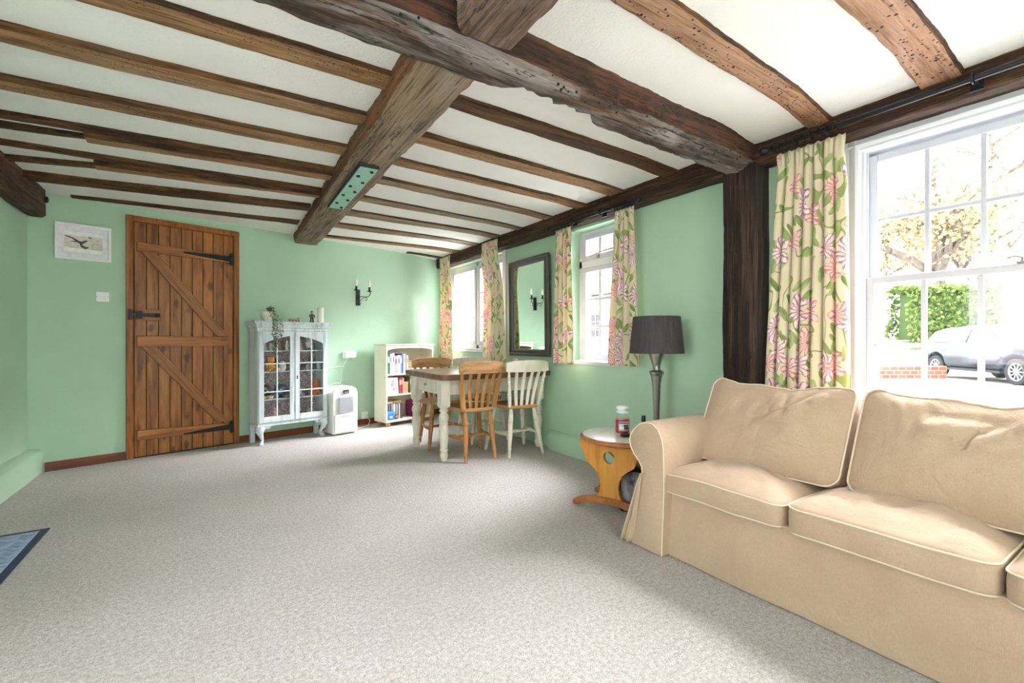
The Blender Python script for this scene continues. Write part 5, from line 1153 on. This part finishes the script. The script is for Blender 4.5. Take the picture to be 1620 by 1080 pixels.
dup(c1, (1.938, 4.30, 0), PI + .01, 'pine chair on the far side of the table near the bookcase', CG)
c2 = chair('white', 'cream painted slat-back chair with pine seat at the right, in front of the table', (2.412, 3.638, 0), -.07, CG)
dup(c2, (2.403, 4.30, 0), PI - .0, 'cream painted chair on the far side of the table, behind the front pine chair', CG)
# ================================================================== OUTSIDE
g = M(); g.face([V(-40, -40, -.02), V(70, -40, -.02), V(70, 70, -.02), V(-40, 70, -.02)])
nm = NM('pale_asphalt'); tag(g.done('ground', nm.bsdf(nm.ramp(nm.noise(nm.coord(), 3.0, 6, .65), [(.3, '#8d8c8a'), (.7, '#a8a6a2')]), .9), smooth=0), 'pale road and pavement outside the windows', 'road', kind='structure')
def brickmat(name, c1, c2, mortar, sc):
    m = NM(name); b = m.n('TexBrick', {'Vector': m.coord('Object'), 'Scale': sc, 'Color1': lin(c1), 'Color2': lin(c2), 'Mortar': lin(mortar), 'Mortar Size': .015, 'Brick Width': .5, 'Row Height': .18}); return m.bsdf(b.outputs['Color'], .8)
def wall_run(name, label, a, c, z0, z1, th, mat, cap=None, cat='wall', kind=None):
    a, c = V(*a, 0), V(*c, 0); L = (c - a).length; t = thing(name, label, cat, (a.x, a.y, 0), math.atan2(c.y - a.y, c.x - a.x), kind=kind)
    m = M(); m.box(0, L, -th/2, th/2, z0, z1); w = m.done('masonry', mat, t)
    # rotate texture so courses run level: object coords x along, z up -> remapped in material
    if cap:
        m = M(); m.box(-.02, L + .02, -th/2 - .03, th/2 + .03, z1, z1 + .06); m.done('coping', cap, t, bevel=.01)
    return t
def brick_xz(name, c1, c2, mortar, sc, rh=.25, bw=.5):
    m = NM(name); tc = m.n('TexCoord').outputs['Object']; s = m.n('SeparateXYZ', {0: tc}); cb = m.n('CombineXYZ', {'X': s.outputs[0], 'Y': s.outputs[2], 'Z': 0.0}).outputs[0]
    b = m.n('TexBrick', {'Vector': cb, 'Scale': sc, 'Color1': lin(c1), 'Color2': lin(c2), 'Mortar': lin(mortar), 'Mortar Size': .02, 'Brick Width': bw, 'Row Height': rh}); return m.bsdf(b.outputs['Color'], .8)
wall_run('garden_wall', 'low red brick wall across the road, seen through the sash window', (15.6, 5.35), (17.4, 4.15), -.1, .36, .22, brick_xz('red_brick', '#70392b', '#834a39', '#958679', 2.2))
wall_run('garden_wall', 'flint stone wall beyond the car, right side of the sash window', (27.2, 7.0), (30, -2), -.1, 3.5, .4, brick_xz('pale_flint', '#55514c', '#716c66', '#8a857d', 2.0, .3, .45), colr('#8d8a85', .8))
wall_run('garden_wall', 'low pale stone wall below the green hedge', (22.6, 9.3), (25.9, 4.3), -.1, 1.05, .35, brick_xz('pale_stone', '#6a665f', '#7d7870', '#8f8a82', 1.8, .3, .5), colr('#98948c', .8))
def leafmat(name, a, c, d=None):
    m = NM(name); g_ = m.n('NewGeometry').outputs['Random Per Island']; col = m.ramp(g_, [(0, a), (.6, c), (1, d or c)])
    b = m.n('BsdfDiffuse', {'Color': col}); tr = m.n('BsdfTranslucent', {'Color': col}); x = m.n('MixShader', {0: .4, 1: b.outputs[0], 2: tr.outputs[0]}); m.t.links.new(x.outputs[0], m.out.inputs[0]); return m.m
def leaf_cloud(m, rr, pts, n, spread, size):
    for i in range(n):
        c = rr.choice(pts) + V(rr.gauss(0, spread), rr.gauss(0, spread), rr.gauss(0, spread*.8)); d = V(rr.gauss(0, 1), rr.gauss(0, 1), rr.gauss(0, 1)).normalized()*size*rr.uniform(.6, 1.3); s = d.cross(V(rr.gauss(0, 1), rr.gauss(0, 1), rr.gauss(0, 1))).normalized()*d.length*.55
        m.b.faces.new([m.b.verts.new(w) for w in (c, c + d*.5 + s, c + d, c + d*.5 - s)])
def hedge(label, a, c, z0, z1, th, seed, mat, n=5200, size=.15):
    rr = random.Random(seed); a, c = V(*a, 0), V(*c, 0); t = thing('hedge', label, 'hedge', ((a.x + c.x)/2, (a.y + c.y)/2, 0)); o = V((a.x + c.x)/2, (a.y + c.y)/2, 0); nrm = V(-(c - a).y, (c - a).x, 0).normalized()
    m = M(); R = []
    for i in range(13):
        p = a.lerp(c, .06 + .88*i/12) - o; w = th*.36; R.append([p - nrm*w + V(0, 0, z0), p - nrm*w*1.05 + V(0, 0, z1*.8 + z0*.2), p - nrm*w*.6 + V(0, 0, z1 - .08), p + nrm*w*.6 + V(0, 0, z1 - .08), p + nrm*w + V(0, 0, z0)])
    m.rings(R); m.done('inner_mass', colr('#3d5128', .9), t)
    m = M()
    for i in range(n):
        p = a.lerp(c, min(1, max(0, rr.uniform(-.06, 1.06)))) - o; u = rr.random()
        q = p + (nrm*(th/2)*rr.choice((-1, 1)) + V(0, 0, z0 + (z1 - z0)*rr.random()) if u < .72 else nrm*rr.uniform(-th/2, th/2) + V(0, 0, z1)) + V(rr.gauss(0, .06), rr.gauss(0, .06), rr.gauss(0, .07)); q.z = max(q.z, .02)
        d = V(rr.gauss(0, 1), rr.gauss(0, 1), rr.gauss(0, 1)).normalized()*size*rr.uniform(.6, 1.3); s = d.cross(V(rr.gauss(0, 1), rr.gauss(0, 1), rr.gauss(0, 1))).normalized()*d.length*.5
        m.b.faces.new([m.b.verts.new(w) for w in (q, q + d*.5 + s, q + d, q + d*.5 - s)])
    m.done('foliage', mat, t, smooth=0)
hedge('clipped bright green hedge beyond the parked car', (24.0, 7.05), (26.8, 5.15), .9, 3.2, 1.1, 3, leafmat('hedge_leaf', '#4d6134', '#6e854a', '#8fa064'))
hedge('dark blue-green bush left of the bright green hedge', (23.9, 9.6), (24.6, 8.5), .9, 2.9, .8, 4, leafmat('dark_bush_leaf', '#3c4d45', '#5c6f64', '#7a8b80'), 2600)
def tree(label, base, h, r, seed, mat, nleaf, lean=(0, 0), spread=1.5, size=.15, up=1.0):
    rr = random.Random(seed); t = thing('tree', label, 'tree', (*base, -.1)); m = M(); tips = []
    def br(p, d, L, rad, dep):
        pts = [p]; q = p.copy(); dd = d.copy()
        for i in range(5):
            dd = (dd + V(rr.gauss(0, .13), rr.gauss(0, .13), rr.gauss(.03, .08))).normalized(); q = q + dd*L/5; pts.append(q.copy())
        m.tube([tuple(x) for x in pts], [rad*(1 - .5*i/5) for i in range(6)], n=6 if dep else 10)
        if dep >= 2: tips.extend(pts[2:])
        if dep < 4:
            for k in range(3 if dep else 5):
                a = rr.uniform(0, 2*PI); e = rr.uniform(.5, .95); nd = (dd*(1 - e*.45) + V(math.cos(a), math.sin(a), .25)*e).normalized()
                br(pts[rr.choice((2, 3, 4, 5))] if dep else pts[rr.choice((3, 4, 5))], nd, L*rr.uniform(.55, .78), rad*.5, dep + 1)
    br(V(0, 0, 0), V(lean[0], lean[1], up).normalized(), h, r, 0); m.done('trunk', wood('bark', ('#3a352f', '#6b645b', '#8d867b'), 2, 6, 1.0, .9, .8), t, smooth=60)
    m = M(); leaf_cloud(m, rr, tips, nleaf, spread*.4, size); m.done('crown', mat, t, smooth=0)
YL = leafmat('autumn_leaf', '#8b8972', '#a5a07f', '#ad9c78')
tree('large bare-branched tree with thin yellow-green leaves beyond the hedge', (27.8, 6.9), 5.0, .42, 11, YL, 12000, (.05, -.1))
tree('yellowing tree at the right of the sash window view', (33.0, 4.6), 5.4, .38, 12, YL, 12000, (0, .1))
tree('yellow-green tree at the left of the sash window view', (31.5, 10.8), 5.0, .33, 13, YL, 12000, (0, -.05))

# houses across the street
def house(label, x0, x1, y0, y1, ze, zr, wallc, roofc, wins, rz=0):
    t = thing('house', label, 'house', (x0, y0, 0)); w, d = y1 - y0, x1 - x0
    m = M(); m.box(0, d, 0, w, -.1, ze); m.done('wall', colr(wallc, .9), t)
    m = M(); m.prism([(-.35, ze - .05), (d + .35, ze - .05), (d/2, zr)], -.3, w + .3, lambda u, v, q: V(u, q, v))
    m.done('roof', brick_yz('roof_tiles_%s' % roofc.strip('#'), roofc), t)
    for (ya, yb, za, zb_) in wins:
        m = M(); frame(m, ya, yb, za, zb_, -.04, .02, .05, .05, .06); m.box(-.03, .01, (ya + yb)/2 - .02, (ya + yb)/2 + .02, za, zb_)
        for k in (1, 2): m.box(-.03, .01, ya, yb, za + (zb_ - za)*k/3 - .012, za + (zb_ - za)*k/3 + .012)
        f = m.done('window', colr('#74777b', .5), t); m = M(); m.box(-.012, -.008, ya, yb, za, zb_); m.done('pane', colr('#1d2126', .1), f)
def brick_yz(name, hx):
    m = NM(name); tc = m.n('TexCoord').outputs['Object']; s = m.n('SeparateXYZ', {0: tc}); cb = m.n('CombineXYZ', {'X': s.outputs[1], 'Y': s.outputs[2], 'Z': 0.0}).outputs[0]
    a = lin(hx); b = m.n('TexBrick', {'Vector': cb, 'Scale': 3.0, 'Color1': a, 'Color2': tuple(c*.8 for c in a[:3]) + (1,), 'Mortar': tuple(c*.55 for c in a[:3]) + (1,), 'Mortar Size': .03, 'Brick Width': .5, 'Row Height': .3}); return m.bsdf(b.outputs['Color'], .85)
house('white rendered house with tiled roof across the street, through the casement windows', 10.2, 16, 8.2, 28, 2.55, 5.6, '#a3a09a', '#57514b', [(2.1, 2.9, 1.15, 1.95), (7.5, 8.6, 1.0, 2.0), (13.5, 14.6, 1.0, 2.0)])

# parked car: hatchback seen from its left rear quarter
CX = thing('car', 'dark blue-grey parked car seen through the sash window', 'car', (17.95, 2.95, -.02), math.atan2(-.72, -.69))
def cz_(x, tab):
    for (a, va), (c, vc) in zip(tab, tab[1:]):
        if a <= x <= c: return va + (vc - va)*smooth01((x - a)/(c - a))
    return tab[0][1] if x < tab[0][0] else tab[-1][1]
belt = [(-2.15, .78), (-1.9, .98), (-.5, 1.0), (.8, .98), (1.2, .98), (2.0, .82), (2.2, .60)]; hwid = [(-2.15, .62), (-1.8, .86), (-1, .92), (1.2, .92), (1.9, .84), (2.2, .60)]; und = [(-2.15, .42), (-1.9, .28), (1.9, .24), (2.2, .36)]
m = M(); R = []
for i in range(61):
    x = -2.15 + 4.35*i/60; w, zt_, zb_ = cz_(x, hwid), cz_(x, belt), cz_(x, und)
    for xc in (-1.33, 1.36):
        if abs(x - xc) < .40: zb_ = max(zb_, .30 + math.sqrt(max(0, .40**2 - (x - xc)**2))*.98)
    zb_ = min(zb_, zt_ - .1)
    R.append([V(x, -w*.86, zb_), V(x, -w*.99, zb_*.75 + zt_*.25), V(x, -w, zb_*.4 + zt_*.6), V(x, -w*.93, zt_), V(x, -w*.4, zt_ + .03), V(x, w*.4, zt_ + .03), V(x, w*.93, zt_), V(x, w, zb_*.4 + zt_*.6), V(x, w*.99, zb_*.75 + zt_*.25), V(x, w*.86, zb_)])
m.rings(R); m.done('body', plain('blue_grey_car_paint', '#262d38', .22, .35, spec=.7), CX, smooth=50)
CABP = [(-2.02, .99, .80), (-1.62, 1.42, .66), (-1.2, 1.50, .63), (-.2, 1.53, .63), (.35, 1.47, .64), (1.12, 1.0, .78)]
m = M(); R = []
for i in range(31):
    x = -2.0 + 3.1*i/30; zt_ = cz_(x, [(a, c) for a, c, _ in CABP]); wt = cz_(x, [(a, c) for a, _, c in CABP]); R.append([V(x, -.85, .95), V(x, -wt, zt_ - .03), V(x, -wt*.8, zt_), V(x, wt*.8, zt_), V(x, wt, zt_ - .03), V(x, .85, .95)])
m.rings(R); m.done('roof', plain('blue_grey_roof_paint', '#262d38', .22, .35, spec=.7), CX, smooth=50)
for sg in (-1, 1):
    for pts in ([(-1.55, 1.05), (-1.35, 1.36), (-.28, 1.43), (-.28, 1.03)], [(-.2, 1.03), (-.2, 1.43), (.3, 1.39), (.92, 1.03)]):
        m = M(); m.prism(pts, 0, .006, lambda u, v, w: V(u, sg*(.855 - (v - .95)*.39 + w), v)); m.done('window', colr('#20262c', .05), CX)
    for xc in (-1.33, 1.36):
        rot = Matrix.Translation(V(xc, sg*.80, .325)) @ Matrix.Rotation(sg*-PI/2, 4, 'X')
        m = M(); m.lathe([(.19, -.10), (.30, -.10), (.325, -.08), (.325, .08), (.305, .10), (.225, .10), (.215, .085), (.19, .06)], n=32, m=rot, cap=False); wl = m.done('wheel', colr('#1c1d20', .8), CX, smooth=40)
        m = M(); m.lathe([(.205, .05), (.222, .09), (.20, .085), (.19, .05)], n=32, m=rot, cap=False); m.lathe([(0, .06), (.05, .07), (.045, .085), (0, .088)], n=16, m=rot)
        for q in range(10):
            a = 2*PI*q/10; m.tube([tuple(rot @ V(.03*math.cos(a), .03*math.sin(a), .075)), tuple(rot @ V(.205*math.cos(a), .205*math.sin(a), .075))], .014, n=6)
        m.done('alloy_rim', colr('#c6c9cc', .3, .8), wl, smooth=40)
        m = M(); m.lathe([(0, .0), (.19, .0), (.19, .02), (0, .02)], n=24, m=rot); m.done('brake_disc', colr('#3b3d40', .5), wl)
    m = M(); m.ball((.72, sg*.98, 1.02), .09, (.7, 1.1, .7)); m.done('wing_mirror', plain('mirror_shell', '#262d38', .3), CX, smooth=180)
    m = M(); m.box(-.9, .95, sg*.90 - .02, sg*.90 + .02, .26, .32); m.done('sill', colr('#202226', .6), CX)
m = M(); m.box(-2.12, -1.95, -.75, -.45, .80, .93); m.box(-2.12, -1.95, .45, .75, .80, .93); m.done('rear_light', colr('#8a2226', .2), CX, bevel=.02)

# ================================================================== LIGHT AND CAMERA
sc = bpy.context.scene
w = bpy.data.worlds.new('overcast_sky'); sc.world = w; w.use_nodes = True
nt = w.node_tree; nt.nodes.clear()
o = nt.nodes.new('ShaderNodeOutputWorld'); bgn = nt.nodes.new('ShaderNodeBackground'); tcn = nt.nodes.new('ShaderNodeTexCoord'); sp = nt.nodes.new('ShaderNodeSeparateXYZ'); rp = nt.nodes.new('ShaderNodeValToRGB')
rp.color_ramp.elements[0].position = .0; rp.color_ramp.elements[0].color = (.95, .93, 1.0, 1); rp.color_ramp.elements[1].position = .8; rp.color_ramp.elements[1].color = (.97, .95, 1.0, 1)
nt.links.new(tcn.outputs['Generated'], sp.inputs[0]); nt.links.new(sp.outputs[2], rp.inputs[0]); nt.links.new(rp.outputs[0], bgn.inputs[0]); nt.links.new(bgn.outputs[0], o.inputs[0])
bgn.inputs[1].default_value = SKY = 5.0
def portal(name, loc, rot, sx, sy):
    l = bpy.data.lights.new(name, 'AREA'); l.shape = 'RECTANGLE'; l.size = sx; l.size_y = sy; l.cycles.is_portal = True
    ob = bpy.data.objects.new(name, l); C.objects.link(ob); ob.location = loc; ob.rotation_euler = rot
for nm_, (a, c, e, f) in (('near', W_NEAR), ('mid', W_MID), ('far', W_FAR), ('side', (-1.9, -.75, .7, 2.05))):
    portal('daylight_portal_' + nm_, (XR + .27, (a + c)/2, (e + f)/2), (0, PI/2, 0), f - e, c - a)
portal('daylight_portal_front', (.3, YF - .22, 1.425), (PI/2, 0, 0), 1.0, 1.25)
portal('daylight_portal_left', (XL - .27, .95, 1.5), (0, -PI/2, 0), 1.2, .9)
sl = bpy.data.lights.new('hazy_sun', 'SUN'); sl.energy = 25; sl.angle = math.radians(52); sl.color = (1.0, .95, .98)
so = bpy.data.objects.new('hazy_sun', sl); C.objects.link(so); so.rotation_euler = V(-.73, .07, -.67).to_track_quat('-Z', 'Y').to_euler()
cam = bpy.data.cameras.new('camera'); cam.sensor_width = 36; cam.lens = 16.0; cam.clip_start = .05; cam.clip_end = 300
co = bpy.data.objects.new('camera', cam); C.objects.link(co); co.location = (0, 0, 1.05); co.rotation_euler = (PI/2, 0, -math.atan2(470, 720)); sc.camera = co
vs = sc.view_settings; vs.view_transform = 'Standard'; vs.look = 'None'; vs.gamma = 1; vs.use_curve_mapping = False; vs.exposure = 1.36
sc.cycles.max_bounces = 14; sc.cycles.diffuse_bounces = 8; sc.cycles.transparent_max_bounces = 24; sc.cycles.use_denoising = True
sc.cycles.sample_clamp_indirect = 8
